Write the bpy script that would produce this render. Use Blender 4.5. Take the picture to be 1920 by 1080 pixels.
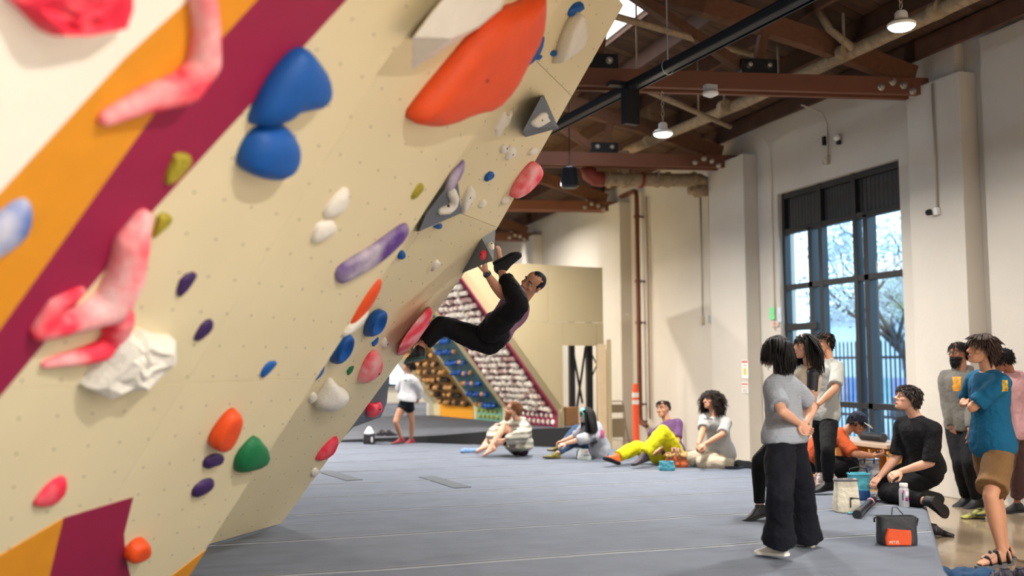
import bpy, bmesh, math, random
import numpy as np
from mathutils import Vector, Matrix
random.seed(7)
for o in list(bpy.data.objects): bpy.data.objects.remove(o)
SC = bpy.context.scene
COL = SC.collection

# ---------------- camera, sky, lamps' common values, exposure ----------------
FPX = 1867.0
YAW, PITCH, ROLL = math.radians(17.741), math.radians(4.336), math.radians(-.369)
CAM = Vector((0, 0, 1.65))
_cy, _sy = math.cos(YAW), math.sin(YAW)
_r = Vector((_cy, -_sy, 0)); FWD = Vector((_sy*math.cos(PITCH), _cy*math.cos(PITCH), math.sin(PITCH)))
_u = _r.cross(FWD)
RGT = _r*math.cos(ROLL) + _u*math.sin(ROLL); UPV = -_r*math.sin(ROLL) + _u*math.cos(ROLL)
cam = bpy.data.cameras.new('camera'); camo = bpy.data.objects.new('camera', cam); COL.objects.link(camo)
cam.sensor_width = 36; cam.lens = FPX/1920*36; cam.clip_start = .05; cam.clip_end = 200
camo.matrix_world = Matrix(((RGT.x, UPV.x, -FWD.x, CAM.x), (RGT.y, UPV.y, -FWD.y, CAM.y), (RGT.z, UPV.z, -FWD.z, CAM.z), (0, 0, 0, 1)))
cam.dof.use_dof = True; cam.dof.focus_distance = 9.0; cam.dof.aperture_fstop = .85
SC.camera = camo
SC.view_settings.view_transform = 'Standard'; SC.view_settings.look = 'None'
SC.view_settings.gamma = 1; SC.view_settings.use_curve_mapping = False
SC.view_settings.exposure = 0.44
w = bpy.data.worlds.new('overcast_sky'); SC.world = w; w.use_nodes = True
wn = w.node_tree.nodes; wl = w.node_tree.links
bg = wn['Background']
tc = wn.new('ShaderNodeTexCoord'); sep = wn.new('ShaderNodeSeparateXYZ'); rp = wn.new('ShaderNodeValToRGB')
wl.new(tc.outputs['Generated'], sep.inputs[0]); wl.new(sep.outputs['Z'], rp.inputs[0]); wl.new(rp.outputs[0], bg.inputs['Color'])
rp.color_ramp.elements[0].position = .0; rp.color_ramp.elements[0].color = (.42, .62, .80, 1)
rp.color_ramp.elements[1].position = .5; rp.color_ramp.elements[1].color = (.50, .74, .95, 1)
def CAM_AT(x, y, d): return CAM + (FWD + RGT*((x-960)/FPX) + UPV*((540-y)/FPX))*d
bg.inputs['Strength'].default_value = 4.2
LAMPS_AND_FILLS = [tuple(CAM_AT(1690, 37, 9.0)), tuple(CAM_AT(1243, 242, 12.35)), (5.1, 14.95, 4.65), (4.6, 18.8, 4.65), (6.6, 22.7, 5.5), (6.6, 26.6, 5.5), (7.0, -.3, 4.65), (7.4, -4.2, 4.65),
         (2.6, .4, 4.65), (3.0, -3.6, 4.65), (3.4, -7.6, 4.65), (7.6, -8.2, 4.65), (-.6, -5.0, 4.65), (.9, 15.6, 4.65), (.4, 19.5, 4.65), (0, 23.4, 4.65), (-3.4, 17.6, 4.65), (-3.8, 22.0, 4.65)]  # after the first two: unseen lights added to brighten walls and mats
LAMP_W = 190.0
LAMP_COL = (1.0, .95, .88)

def ray(x, y): return FWD + RGT*((x-960)/FPX) + UPV*((540-y)/FPX)
def at(x, y, axis, val):            # where a sight line meets the plane axis = val
    r = ray(x, y); return CAM + r*((val-CAM[axis])/r[axis])
def atd(x, y, d): return CAM + ray(x, y)*d
def depth(p): return (Vector(p)-CAM).dot(FWD)
HR = Vector((_cy, -_sy, 0)); HF = Vector((_sy, _cy, 0)); UZ = Vector((0, 0, 1))
def rel(r, f, u): return (HR*r + HF*f + UZ*u)

# ---------------- materials ----------------
def srgb(c):
    return tuple(((v/255)/12.92 if v/255 <= .04045 else ((v/255+.055)/1.055)**2.4) for v in c) + (1,)
MATS = {}
def mat(name, c, rough=.7, metal=0, var=0.0, scale=8, bump=0, bscale=60, spec=.4, rnd=0, emis=None, estr=0, stretch=None, sheen=0, sss=0):
    if name in MATS: return MATS[name]
    m = bpy.data.materials.new(name); MATS[name] = m; m.use_nodes = True
    n = m.node_tree.nodes; l = m.node_tree.links; b = n['Principled BSDF']
    c = srgb(c); b.inputs['Base Color'].default_value = c
    b.inputs['Roughness'].default_value = rough; b.inputs['Metallic'].default_value = metal
    b.inputs['Specular IOR Level'].default_value = spec
    if sheen: b.inputs['Sheen Weight'].default_value = sheen
    if sss:
        b.inputs['Subsurface Weight'].default_value = sss; b.inputs['Subsurface Radius'].default_value = (.02, .008, .004); b.inputs['Subsurface Scale'].default_value = .3
    if emis: b.inputs['Emission Color'].default_value = srgb(emis); b.inputs['Emission Strength'].default_value = estr
    co = n.new('ShaderNodeTexCoord').outputs['Object']
    if stretch:
        mp = n.new('ShaderNodeMapping'); l.new(co, mp.inputs[0]); mp.inputs['Scale'].default_value = stretch; co = mp.outputs[0]
    col = None
    if var:
        t = n.new('ShaderNodeTexNoise'); t.inputs['Scale'].default_value = scale; t.inputs['Detail'].default_value = 5; l.new(co, t.inputs[0])
        r = n.new('ShaderNodeMapRange'); l.new(t.outputs[0], r.inputs[0]); r.inputs[1].default_value = .3; r.inputs[2].default_value = .7
        r.inputs[3].default_value = 1-var; r.inputs[4].default_value = 1+var*.6
        mx = n.new('ShaderNodeVectorMath'); mx.operation = 'SCALE'; mx.inputs[0].default_value = c[:3]; l.new(r.outputs[0], mx.inputs['Scale'])
        col = mx.outputs[0]; l.new(col, b.inputs['Base Color'])
    if rnd:
        oi = n.new('ShaderNodeObjectInfo'); r = n.new('ShaderNodeMapRange'); l.new(oi.outputs['Random'], r.inputs[0])
        r.inputs[3].default_value = 1-rnd; r.inputs[4].default_value = 1+rnd
        mx = n.new('ShaderNodeVectorMath'); mx.operation = 'SCALE'; mx.inputs[0].default_value = c[:3]
        if col: l.new(col, mx.inputs[0])
        l.new(r.outputs[0], mx.inputs['Scale']); l.new(mx.outputs[0], b.inputs['Base Color'])
    if bump:
        t = n.new('ShaderNodeTexNoise'); t.inputs['Scale'].default_value = bscale; t.inputs['Detail'].default_value = 4; l.new(co, t.inputs[0])
        bp = n.new('ShaderNodeBump'); bp.inputs['Strength'].default_value = bump; bp.inputs['Distance'].default_value = .02
        l.new(t.outputs[0], bp.inputs['Height']); l.new(bp.outputs[0], b.inputs['Normal'])
    return m

# ---------------- mesh helpers ----------------
def tag(o, label=None, cat=None, group=None, kind=None):
    if label: o['label'] = label
    if cat: o['category'] = cat
    if group: o['group'] = group
    if kind: o['kind'] = kind
    return o
def thing(name, label, cat, loc=(0, 0, 0), group=None, kind=None):
    o = bpy.data.objects.new(name, None); COL.objects.link(o); o.location = loc; o.empty_display_size = .1
    return tag(o, label, cat, group, kind)
def wloc(p):
    v = Vector((0, 0, 0))
    while p is not None: v += p.location; p = p.parent
    return v
class MB:
    def __init__(s): s.v = []; s.f = []
    def add(s, vs, fs):
        k = len(s.v); s.v += [tuple(v) for v in vs]; s.f += [tuple(i+k for i in f) for f in fs]; return s
    def box(s, c, d, rot=None, b=0):
        c = Vector(c); h = Vector(d)/2; vs = []
        for z in (-1, 1):
            for y in (-1, 1):
                for x in (-1, 1):
                    p = Vector((x*h.x, y*h.y, z*h.z)); p = rot @ p if rot else p; vs.append(c+p)
        return s.add(vs, [(0, 2, 3, 1), (4, 5, 7, 6), (0, 1, 5, 4), (2, 6, 7, 3), (0, 4, 6, 2), (1, 3, 7, 5)])
    def bar(s, p0, p1, w, h, up=(0, 0, 1)):
        p0 = Vector(p0); p1 = Vector(p1); d = (p1-p0).normalized(); up = Vector(up)
        if abs(d.dot(up.normalized())) > .98: up = Vector((0, 1, 0))
        a = d.cross(up).normalized(); u = a.cross(d).normalized(); vs = []
        for p in (p0, p1):
            for x, y in ((-1, -1), (1, -1), (1, 1), (-1, 1)): vs.append(p + a*(x*w/2) + u*(y*h/2))
        return s.add(vs, [(0, 1, 2, 3), (7, 6, 5, 4), (0, 4, 5, 1), (1, 5, 6, 2), (2, 6, 7, 3), (3, 7, 4, 0)])
    def loft(s, rings, cap=True):          # rings: list of lists of points, same count
        k = len(s.v); n = len(rings[0])
        for r in rings: s.v += [tuple(p) for p in r]
        for i in range(len(rings)-1):
            for j in range(n):
                a = k+i*n+j; b = k+i*n+(j+1) % n; s.f.append((a, b, b+n, a+n))
        if cap: s.f.append(tuple(k+j for j in reversed(range(n)))); s.f.append(tuple(k+(len(rings)-1)*n+j for j in range(n)))
        return s
    def tube(s, pts, r, n=8, cap=True, up=(0, 0, 1)):
        pts = [Vector(p) for p in pts]; m = len(pts); rs = r if isinstance(r, (list, tuple)) else [r]*m
        rings = []; prev = None
        for i, p in enumerate(pts):
            d = (pts[min(i+1, m-1)]-pts[max(i-1, 0)]).normalized()
            if prev is None:
                a = d.cross(Vector(up)); a = a if a.length > .05 else d.cross(Vector((1, .1, 0)))
            else: a = prev - d*prev.dot(d)
            a.normalize(); prev = a; b = d.cross(a)
            rr = rs[i]; ra, rb = rr if isinstance(rr, tuple) else (rr, rr)
            rings.append([p + a*(math.cos(t)*ra) + b*(math.sin(t)*rb) for t in [2*math.pi*j/n for j in range(n)]])
        return s.loft(rings, cap)
    def lathe(s, c, prof, n=20, axis=(0, 0, 1)):
        c = Vector(c); q = Vector(axis).to_track_quat('Z', 'Y')
        return s.loft([[c + q @ Vector((max(r, .0004)*math.cos(2*math.pi*j/n), max(r, .0004)*math.sin(2*math.pi*j/n), z)) for j in range(n)] for r, z in prof])
    def prism(s, poly, ext):               # closed polygon extruded by a vector
        ext = Vector(ext); n = len(poly); a = [Vector(p) for p in poly]; b = [p+ext for p in a]
        return s.add(a+b, [tuple(reversed(range(n))), tuple(range(n, 2*n))] + [(i, (i+1) % n, n+(i+1) % n, n+i) for i in range(n)])
    def ball(s, c, r, n=10, m=7, rot=None):
        c = Vector(c); rx, ry, rz = r if isinstance(r, tuple) else (r, r, r); rings = []
        for i in range(m):
            t = math.pi*(i+.02)/(m-1+.04) if m > 1 else 0
            ring = []
            for j in range(n):
                p = Vector((rx*math.sin(t)*math.cos(2*math.pi*j/n), ry*math.sin(t)*math.sin(2*math.pi*j/n), -rz*math.cos(t)))
                ring.append(c + (rot @ p if rot else p))
            rings.append(ring)
        return s.loft(rings)
    def mesh(s, name, m, smooth=False, off=Vector((0, 0, 0)), bevel=0):
        me = bpy.data.meshes.new(name); me.from_pydata([tuple(Vector(v)-off) for v in s.v], [], s.f)
        bm = bmesh.new(); bm.from_mesh(me); bmesh.ops.recalc_face_normals(bm, faces=bm.faces)
        if bevel: bmesh.ops.bevel(bm, geom=[e for e in bm.edges if len(e.link_faces) == 2 and e.calc_face_angle(0) > .5], offset=bevel, segments=2, affect='EDGES', profile=.6)
        bm.to_mesh(me); bm.free()
        if smooth:
            me.polygons.foreach_set('use_smooth', [True]*len(me.polygons))
            if smooth != 'all': me.set_sharp_from_angle(angle=math.radians(40))
        for q in (m if isinstance(m, list) else [m]): me.materials.append(q)
        return me
    def build(s, name, m, parent=None, smooth=False, bevel=0, loc=None):
        off = wloc(parent)
        l = Vector(loc) if loc is not None else Vector((0, 0, 0))
        me = s.mesh(name, m, smooth, off+l, bevel)
        o = bpy.data.objects.new(name, me); COL.objects.link(o); o.parent = parent; o.location = l
        return o
def single(name, mb, m, label, cat, group=None, smooth=False, bevel=0, loc=(0, 0, 0)):
    return tag(mb.build(name, m, None, smooth, bevel, loc), label, cat, group)

# ================= ROOM SHELL =================
WX = 9.0; WTOP = 5.22
M_wall = mat('painted_masonry', (200, 193, 182), .75, var=.05, scale=1.2, bump=.25, bscale=9)
M_wall2 = mat('painted_masonry_far', (214, 206, 192), .75, var=.04, scale=1.2)
M_conc = mat('polished_concrete', (146, 128, 106), .14, var=.16, scale=1.1, spec=.55)
M_wood = mat('roof_timber', (100, 64, 42), .75, var=.2, scale=5, rnd=.2, stretch=(3, .6, 3))
M_joist = mat('joist_timber', (80, 52, 36), .8, var=.2, scale=5, rnd=.25)
M_deck = mat('deck_boards', (78, 54, 36), .85, var=.25, scale=6, rnd=.28)
M_beam = mat('chord_paint', (112, 68, 48), .6, var=.12, scale=3)
M_steel = mat('dark_steel', (40, 40, 43), .5, .6)
M_bolt = mat('bright_bolt', (190, 185, 175), .35, .9)

f = MB().box((-1, 7, -.05), (30, 54, .1)).build('floor', M_conc); tag(f, kind='structure')
win = dict(y0=11.02, y1=13.95, z0=.42, z1=4.37)
wr = MB()
for y0, y1, z0, z1 in ((-16, win['y0'], 0, WTOP+.6), (win['y1'], 32, 0, WTOP+.6), (win['y0'], win['y1'], win['z1'], WTOP+.6), (win['y0'], win['y1'], 0, win['z0'])):
    wr.box((WX+.15, (y0+y1)/2, (z0+z1)/2), (.3, y1-y0, z1-z0))
wall_right = tag(wr.build('wall_right', M_wall), kind='structure')
tag(MB().box((-6, 30.15, 3.2), (30, .3, 7.4)).build('wall_back', M_wall2), kind='structure')
tag(MB().box((-9.15, 7, 3.2), (.3, 47, 7.4)).build('wall_left', M_wall2), kind='structure')
tag(MB().box((0, -16.15, 3.2), (18, .3, 7.4)).build('wall_front', M_wall2), kind='structure')
for i, (a, b, pr) in enumerate(((9.58, 10.52, .26), (14.55, 15.75, .26), (19.65, 20.9, .26), (25.4, 26.4, .26))):
    q = MB().box((WX-pr/2, (a+b)/2, WTOP/2-.04), (pr, b-a, WTOP-.08)).build('trim_%d' % (i+1), M_wall, bevel=.012); tag(q, kind='structure')
tag(MB().box((WX-.05, 6.6, 2.75), (.10, 5.6, 5.5)).build('trim_5', M_wall), kind='structure')
tag(MB().box((WX-.05, 10.02, 5.35), (.2, .5, .42)).build('trim_6', M_wall), kind='structure')

# roof deck boards over a shallow arch
def zroof(x):
    t = max(0., 9.-x); t = min(t, 11)
    return 5.62 + .36*t - .0165*t*t
SKY = (4.55, 6.05, 12.1, 14.9)
xs = [9.2, 8.4, 7.6, 6.8, 6.05, 5.3, 4.55, 3.5, 2.3, 1, -1, -3.5, -6, -9.2]
def deck_mesh(keep):
    m = MB()
    for a, b in zip(xs, xs[1:]):
        if not keep(a, b): continue
        za, zb = zroof(a), zroof(b)
        m.add([(b, 0, zb), (a, 0, za), (a, .17, za), (b, .17, zb), (b, 0, zb+.03), (a, 0, za+.03), (a, .17, za+.03), (b, .17, zb+.03)],
              [(0, 1, 2, 3), (7, 6, 5, 4), (0, 4, 5, 1), (3, 2, 6, 7)])
    return m.mesh('plank', M_deck)
full = deck_mesh(lambda a, b: True); cut = deck_mesh(lambda a, b: not (a <= 6.06 and b >= 4.54))
cm = MB()
cxs = [(a, b) for a, b in zip(xs, xs[1:])]
for a, b in cxs:
    for y0, y1 in (((-16.2, SKY[2]), (SKY[3], 30.2)) if (a <= 6.06 and b >= 4.54) else ((-16.2, 30.2),)):
        za, zb = zroof(a)+.035, zroof(b)+.035
        cm.add([(b, y0, zb), (a, y0, za), (a, y1, za), (b, y1, zb), (b, y0, zb+.1), (a, y0, za+.1), (a, y1, za+.1), (b, y1, zb+.1)],
               [(0, 1, 2, 3), (7, 6, 5, 4), (0, 4, 5, 1), (3, 2, 6, 7), (0, 3, 7, 4), (1, 5, 6, 2)])
ceiling = tag(cm.build('ceiling', M_deck), kind='structure')
y = 6.2
while y < 29.9:
    o = bpy.data.objects.new('plank', cut if SKY[2]-.1 < y < SKY[3] else full); COL.objects.link(o); o.parent = ceiling; o.location = (0, y, random.uniform(-.006, .004)); y += .178
# joists (along the room) as pieces of the ceiling
jm = MB().box((0, 0, 0), (.07, 4.9, .24)).mesh('rafter', M_joist)
for k, yc in enumerate((7.9, 12.8, 17.75, 23.1, 27.9)):
    x = 8.72
    while x > -3:
        if not (k == 1 and 4.7 < x < 5.9):
            o = bpy.data.objects.new('rafter', jm); COL.objects.link(o); o.parent = ceiling
            o.location = (x, yc, zroof(x)-.125); o.scale = (1, 1.04 if k < 3 else 1.08, 1)
        x -= .74
# skylight
sk = thing('skylight', 'bright roof skylight showing white daylight beside the top of the climbing wall', 'skylight', (5.3, 13.5, zroof(5.3)))
zs = zroof(5.3)
gl = MB().box((5.3, 13.5, zs+.32), (1.5, 2.8, .02)).build('diffuser_pane', mat('skylight_glass', (240, 244, 250), .4, emis=(236, 242, 255), estr=5.0), sk)
fr = MB()
for a, b in (((4.55, 12.1), (6.05, 12.1)), ((6.05, 12.1), (6.05, 14.9)), ((6.05, 14.9), (4.55, 14.9)), ((4.55, 14.9), (4.55, 12.1))):
    fr.bar((a[0], a[1], zs+.13), (b[0], b[1], zs+.13), .05, .40)
fr.build('curb', mat('white_curb', (225, 222, 214), .6), sk)

# trusses
_pl, _pr = at(1100, 149, 2, 5.13), at(1750, 168, 2, 5.13)
TSL = (_pl.y-_pr.y)/(_pr.x-_pl.x)
def truss(yc, label, ch=(5.02, 5.24), xr=8.98):
    t = truss0(yc, label, ch, xr)
    for o in [t]: pass
    a = -math.atan(TSL); piv = Vector((xr, yc, 0)); R = Matrix.Rotation(a, 3, 'Z')
    def rot(o, off):
        if o.type == 'MESH':
            for v in o.data.vertices:
                p = v.co + off; q = R @ (Vector((p.x, p.y, 0))-piv) + piv; v.co = Vector((q.x, q.y, p.z)) - off
        for c in o.children: rot(c, off)
    rot(t, Vector(t.location)); return t
def truss0(yc, label, ch=(5.02, 5.24), xr=8.98):
    t = thing('roof_truss', label, 'truss', (WX-.3, yc, ch[0]), 'timber trusses spanning the hall')
    zc = (ch[0]+ch[1])/2
    for dx in (-.11, .11):
        MB().box((1, yc+dx, zc), (2*(xr-1), .085, ch[1]-ch[0])).build('bottom_chord', M_beam, t, bevel=.006)
    pts = [(x, zroof(x)-.42) for x in (8.75, 7.4, 6.0, 4.6, 2.8, 1., -1.5, -4, -6.6)]
    for a, b in zip(pts, pts[1:]): MB().bar((a[0], yc, a[1]), (b[0], yc, b[1]), .16, .26).build('top_chord', M_wood, t)
    nodes = [6.65, 4.62, 2.6, .6, -1.4, -3.6]
    for i, x in enumerate(nodes):
        ztop = zroof(x+.05)-.5
        MB().bar((x, yc, ch[1]+.05), (x+.14, yc, ztop), .11, .13, up=(0, 1, 0)).build('post', M_wood, t)
        MB().bar((x-.1, yc, ch[1]+.05), (x-1.65, yc, zroof(x-1.6)-.5), .12, .15, up=(0, 1, 0)).build('brace', M_wood, t)
        g = MB().box((x, yc, ch[1]+.08), (.46, .28, .2)).build('gusset_plate', M_steel, t)
        for dx in (-.13, .12): MB().lathe((x+dx, yc-.14, ch[1]+.1), [(.0, .05), (.03, .045), (.03, 0), (.05, 0), (.05, -.01)][::-1], 8, (0, -1, 0)).build('bolt', M_bolt, g)
    for dx in (.0, .16, .3, .42): MB().lathe((xr-.75+dx, yc-.155, zc-.03+.07*math.sin(dx*9)), [(.05, 0), (.05, .01), (.03, .015), (.03, .05), (0, .055)], 8, (0, -1, 0)).build('bolt', M_bolt, t)
    return t
truss(10.35, 'brown timber roof truss nearest the camera, its chord crossing above the window wall')
truss(15.25, 'second brown timber roof truss, behind the hanging black speaker')
truss(20.35, 'third dark timber roof truss ending above the copper wall pipe')
truss(25.9, 'farthest timber roof truss, lit orange above the beige panel wall')

# ================= FOAM MATS =================
def fabric_mat(name, c):
    m = mat(name, c, .85, var=.10, scale=3.5, bump=.35, bscale=220, spec=.25)
    n = m.node_tree.nodes; l = m.node_tree.links; b = n['Principled BSDF']; mp = n.new('ShaderNodeMapping'); l.new(n['Texture Coordinate'].outputs['Object'], mp.inputs[0])
    mp.inputs['Scale'].default_value = (.5, 3.2, 1); t = n.new('ShaderNodeTexNoise'); t.inputs['Scale'].default_value = 1.6; t.inputs['Detail'].default_value = 3; l.new(mp.outputs[0], t.inputs[0])
    bp = n.new('ShaderNodeBump'); bp.inputs['Strength'].default_value = .55; bp.inputs['Distance'].default_value = .09; l.new(t.outputs[0], bp.inputs['Height'])
    l.new(b.inputs['Normal'].links[0].from_socket, bp.inputs['Normal']); l.new(bp.outputs[0], b.inputs['Normal'])
    return m
M_mat = fabric_mat('mat_canvas', (106, 112, 124))
M_seam = mat('seam_tape', (146, 150, 156), .7, var=.1, scale=9)
M_dark = mat('mat_side', (30, 31, 34), .7, bump=.2)
MT = .27
matp = [(6.92, 8.25), (6.95, 11.6), (6.62, 14.75), (2.6, 18.5), (-6, 18.5), (-6, .4), (1.6, .6), (4.84, 5.62)]
def mat_z(x, y): return MT
main = thing('floor_mat', 'large grey canvas bouldering mat covering the floor in front of the overhanging wall', 'mat', (4, 9, 0))
def rounded_slab(poly, z0, z1, r=.05):
    m = MB(); n = len(poly); c = Vector((sum(p[0] for p in poly)/n, sum(p[1] for p in poly)/n, 0))
    def inset(d):
        out = []
        for i in range(n):
            p = Vector((*poly[i], 0)); a = Vector((*poly[i-1], 0)); b = Vector((*poly[(i+1) % n], 0))
            e1 = (p-a).normalized(); e2 = (b-p).normalized()
            n1 = Vector((-e1.y, e1.x, 0)); n2 = Vector((-e2.y, e2.x, 0))
            k = (n1+n2)/(1+n1.dot(n2)); out.append(p + k*d)
        return out
    area = sum(poly[i-1][0]*poly[i][1]-poly[i][0]*poly[i-1][1] for i in range(n))
    sg = 1 if area > 0 else -1
    rings = [[q + UZ*z0 for q in inset(0)]]
    for t in (0, 20, 45, 70, 90):
        a = math.radians(t); rings.append([q + UZ*(z1-r+r*math.sin(a)) for q in inset(sg*r*(1-math.cos(a)))])
    return m.loft(rings)
rounded_slab(matp, 0, MT).build('mat_body', M_mat, main, smooth=True)
# seams: raised tape strips across the mat, at the distances where the photograph shows them
def edge_x(y):
    xs_ = []
    n = len(matp)
    for i in range(n):
        a, b = matp[i], matp[(i+1) % n]
        if (a[1]-y)*(b[1]-y) < 0: xs_.append(a[0]+(b[0]-a[0])*(y-a[1])/(b[1]-a[1]))
    return min(xs_), max(xs_)
M_gap = mat('seam_gap', (34, 36, 40), .9)
for k, py in enumerate((1068, 1005, 958, 929, 905, 883, 865, 851, 840, 832)):
    yy = at(700, py, 2, MT).y
    x0, x1 = edge_x(yy); x1 -= .06
    m = MB(); N = 26
    top = []; 
    for i in range(N+1):
        x = x0+(x1-x0)*i/N; y_ = yy + .014*math.sin(x*3.1+k) + .008*math.sin(x*9+k*2)
        top.append((x, y_))
    rings = [[(x, y_-.035, MT+.0005), (x, y_-.033, MT+.004), (x, y_+.033, MT+.004), (x, y_+.035, MT+.0005)] for x, y_ in top]
    m.loft(rings).build('seam_tape', M_seam, main)
    g = MB().loft([[(x, y_-.010, MT+.004), (x, y_-.009, MT+.006), (x, y_+.009, MT+.006), (x, y_+.010, MT+.004)] for x, y_ in top])
    g.build('seam_cord', M_gap, main)
for (p, q) in (((608, 884), (665, 901)), ((800, 894), (868, 915))):
    a = at(*p, 2, MT); b = at(*q, 2, MT)
    MB().bar((a.x, a.y, MT+.004), (b.x, b.y, MT+.004), .20, .006).build('velcro_flap', mat('flap', (84, 88, 94), .9), main)
# back mat
bm_ = thing('landing_mat', 'thick black-sided bouldering mat lying under the far training boards', 'mat', (5, 17, 0))
fr_ = [(at(1122, 799, 2, .5), .5), (at(1080, 801, 2, .5), .5), (at(950, 806, 2, .46), .46), (at(830, 816, 2, .38), .38), (at(640, 825, 2, .31), .31), (at(560, 827, 2, .30), .30)]
topv = [(p.x, p.y, z) for p, z in fr_] + [(-6, 19, .3), (-6, 29.5, .5), (fr_[0][0].x+.1, 29.5, .5), (fr_[0][0].x+.1, 18.5, .5)]
m = MB(); n = len(topv)
m.add([(x, y_, 0) for x, y_, z in topv] + topv, [(i, (i+1) % n, n+(i+1) % n, n+i) for i in range(n)]).build('mat_side', M_dark, bm_)
tp = MB().add([(x, y_, z+.002) for x, y_, z in topv] + [(3.5, 22, .5)], [(i, (i+1) % n, n) for i in range(n)]).build('mat_top', fabric_mat('mat_canvas_far', (96, 98, 104)), bm_)
lg = MB(); A = at(1092, 817, 1, fr_[1][0].y-.02); S_ = (fr_[0][0]-fr_[1][0]); S_.z = 0; S_.normalize()
M_logo = mat('white_print', (225, 228, 232), .6)

# ================= CLIMBING WALL =================
Bb = Vector((.588, .809, 0)).normalized()
NH = Vector((Bb.y, -Bb.x, 0))
_Bc = at(525, 985, 2, MT)
_rr = ray(1165, 10); _T = CAM + _rr*(((_Bc-CAM).dot(Bb))/_rr.dot(Bb))
EV = (_T-_Bc).normalized()                       # up-slope
BN = Bb.cross(EV); BN = BN if BN.z < 0 else -BN  # outward, towards the room and down
OFF_A = .50
def uv(u, v, off=0): return _Bc + Bb*u + EV*v + BN*off
def onW(x, y, off=0):
    r = ray(x, y); t = ((_Bc + BN*off - CAM).dot(BN))/r.dot(BN); p = CAM + r*t
    return (p-_Bc).dot(Bb), (p-_Bc).dot(EV)
WROT = Matrix((Bb, EV, BN)).transposed()
if WROT.determinant() < 0: pass
WTOPV = (_T-_Bc).length
def wallmat(name, c, dots=True):
    m = mat(name, c, .62, var=.035, scale=1.7, bump=.12, bscale=90, spec=.35)
    if not dots: return m
    n = m.node_tree.nodes; l = m.node_tree.links; b = n['Principled BSDF']
    src = b.inputs['Base Color'].links[0].from_socket
    co = n.new('ShaderNodeUVMap')
    sx = n.new('ShaderNodeSeparateXYZ'); l.new(co.outputs[0], sx.inputs[0])
    def M(op, a, b_=None):
        q = n.new('ShaderNodeMath'); q.operation = op
        for i, v in enumerate((a, b_)):
            if v is None: continue
            if isinstance(v, (int, float)): q.inputs[i].default_value = v
            else: l.new(v, q.inputs[i])
        return q.outputs[0]
    row = M('DIVIDE', sx.outputs[1], .19); rowi = M('FLOOR', row)
    shift = M('MULTIPLY', M('MODULO', rowi, 2.), .5)
    colu = M('ADD', M('DIVIDE', sx.outputs[0], .21), shift)
    du = M('MULTIPLY', M('SUBTRACT', M('FRACT', colu), .5), .21)
    dv = M('MULTIPLY', M('SUBTRACT', M('FRACT', row), .5), .19)
    dist = M('SQRT', M('ADD', M('MULTIPLY', du, du), M('MULTIPLY', dv, dv)))
    msk = M('LESS_THAN', dist, .0056)
    mx = n.new('ShaderNodeMix'); mx.data_type = 'RGBA'; l.new(msk, mx.inputs[0]); l.new(src, mx.inputs[6])
    mx.inputs[7].default_value = (.07, .055, .04, 1); l.new(mx.outputs[2], b.inputs['Base Color'])
    return m
M_cream = wallmat('cream_wall', (224, 210, 172))
def slab(name, u0, u1, v0, v1, off, th, m, parent, poly=None):
    """panel lying in the wall's plane with its own edges; uv in metres"""
    P = poly or [(u0, v0), (u1, v0), (u1, v1), (u0, v1)]
    o = MB().prism([uv(a, b, off-th) for a, b in P], BN*th).build(name, m, parent, bevel=.0025 if not poly else 0)
    me = o.data; ul = me.uv_layers.new(name='UVMap'); off0 = wloc(parent)
    for lp in me.loops:
        p = me.vertices[lp.vertex_index].co + off0 - _Bc
        ul.data[lp.index].uv = (p.dot(Bb), p.dot(EV))
    return o
cw = thing('climbing_wall', 'tall overhanging cream plywood climbing wall filling the left of the picture', 'climbing wall', tuple(uv(-1, 0)))
uA = -2.15
vs = [0.02, 1.575, 3.015, 4.29, WTOPV]
# far bay: a lower plane and, above a crease, a steeper upper plane
def edgept(px, py, O):
    r = ray(px, py); return CAM + r*((O-CAM).dot(Bb)/r.dot(Bb))
P1_ = edgept(933, 427, _Bc); P2_ = edgept(1169, 10, _Bc)
class Pl:
    def __init__(s, O, E):
        s.O = O; s.E = E.normalized(); n = Bb.cross(s.E); s.N = n if n.z < 0 else -n
    def P(s, u, v, off=0): return s.O + Bb*u + s.E*v + s.N*off
    def uv(s, x, y, off=0):
        r = ray(x, y); p = CAM + r*((s.O + s.N*off - CAM).dot(s.N)/r.dot(s.N)); return (p-s.O).dot(Bb), (p-s.O).dot(s.E)
PLA = Pl(_Bc + BN*OFF_A, EV)
PLB = Pl(_Bc, P1_-_Bc); PLC = Pl(P1_, P2_-P1_)
VC = (P1_-_Bc).length; VT = (P2_-P1_).length
def pslab(name, pl, poly, th, m, parent, off=0, bev=.0025):
    o = MB().prism([pl.P(a, b, off-th) for a, b in poly], pl.N*th).build(name, m, parent, bevel=bev)
    me = o.data; ul = me.uv_layers.new(name='UVMap'); off0 = wloc(parent)
    for lp in me.loops:
        p = me.vertices[lp.vertex_index].co + off0 - pl.O; ul.data[lp.index].uv = (p.dot(Bb), p.dot(pl.E))
    return o
for pl, v0, v1 in ((PLB, .02, 1.575), (PLB, 1.575, VC), (PLC, 0, 1.22), (PLC, 1.22, VT)):
    for u0, u1 in ((-2.5, -1.25), (-1.25, 0.0)):
        pslab('panel', pl, [(u0+.0015, v0+.0015), (u1-.0015, v0+.0015), (u1-.0015, v1-.0015), (u0+.0015, v1-.0015)], .02, M_cream, cw)
mat('ply_edge', (150, 128, 90), .8)
pslab('backing', PLB, [(-2.5, .03), (-.01, .03), (-.01, VC-.0), (-2.5, VC-.0)], .08, MATS['ply_edge'], cw, -.021)
pslab('backing', PLC, [(-2.5, 0), (-.01, 0), (-.01, VT), (-2.5, VT)], .08, MATS['ply_edge'], cw, -.021)
vA = [.45-.9, 1.96, 5.9]
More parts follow.
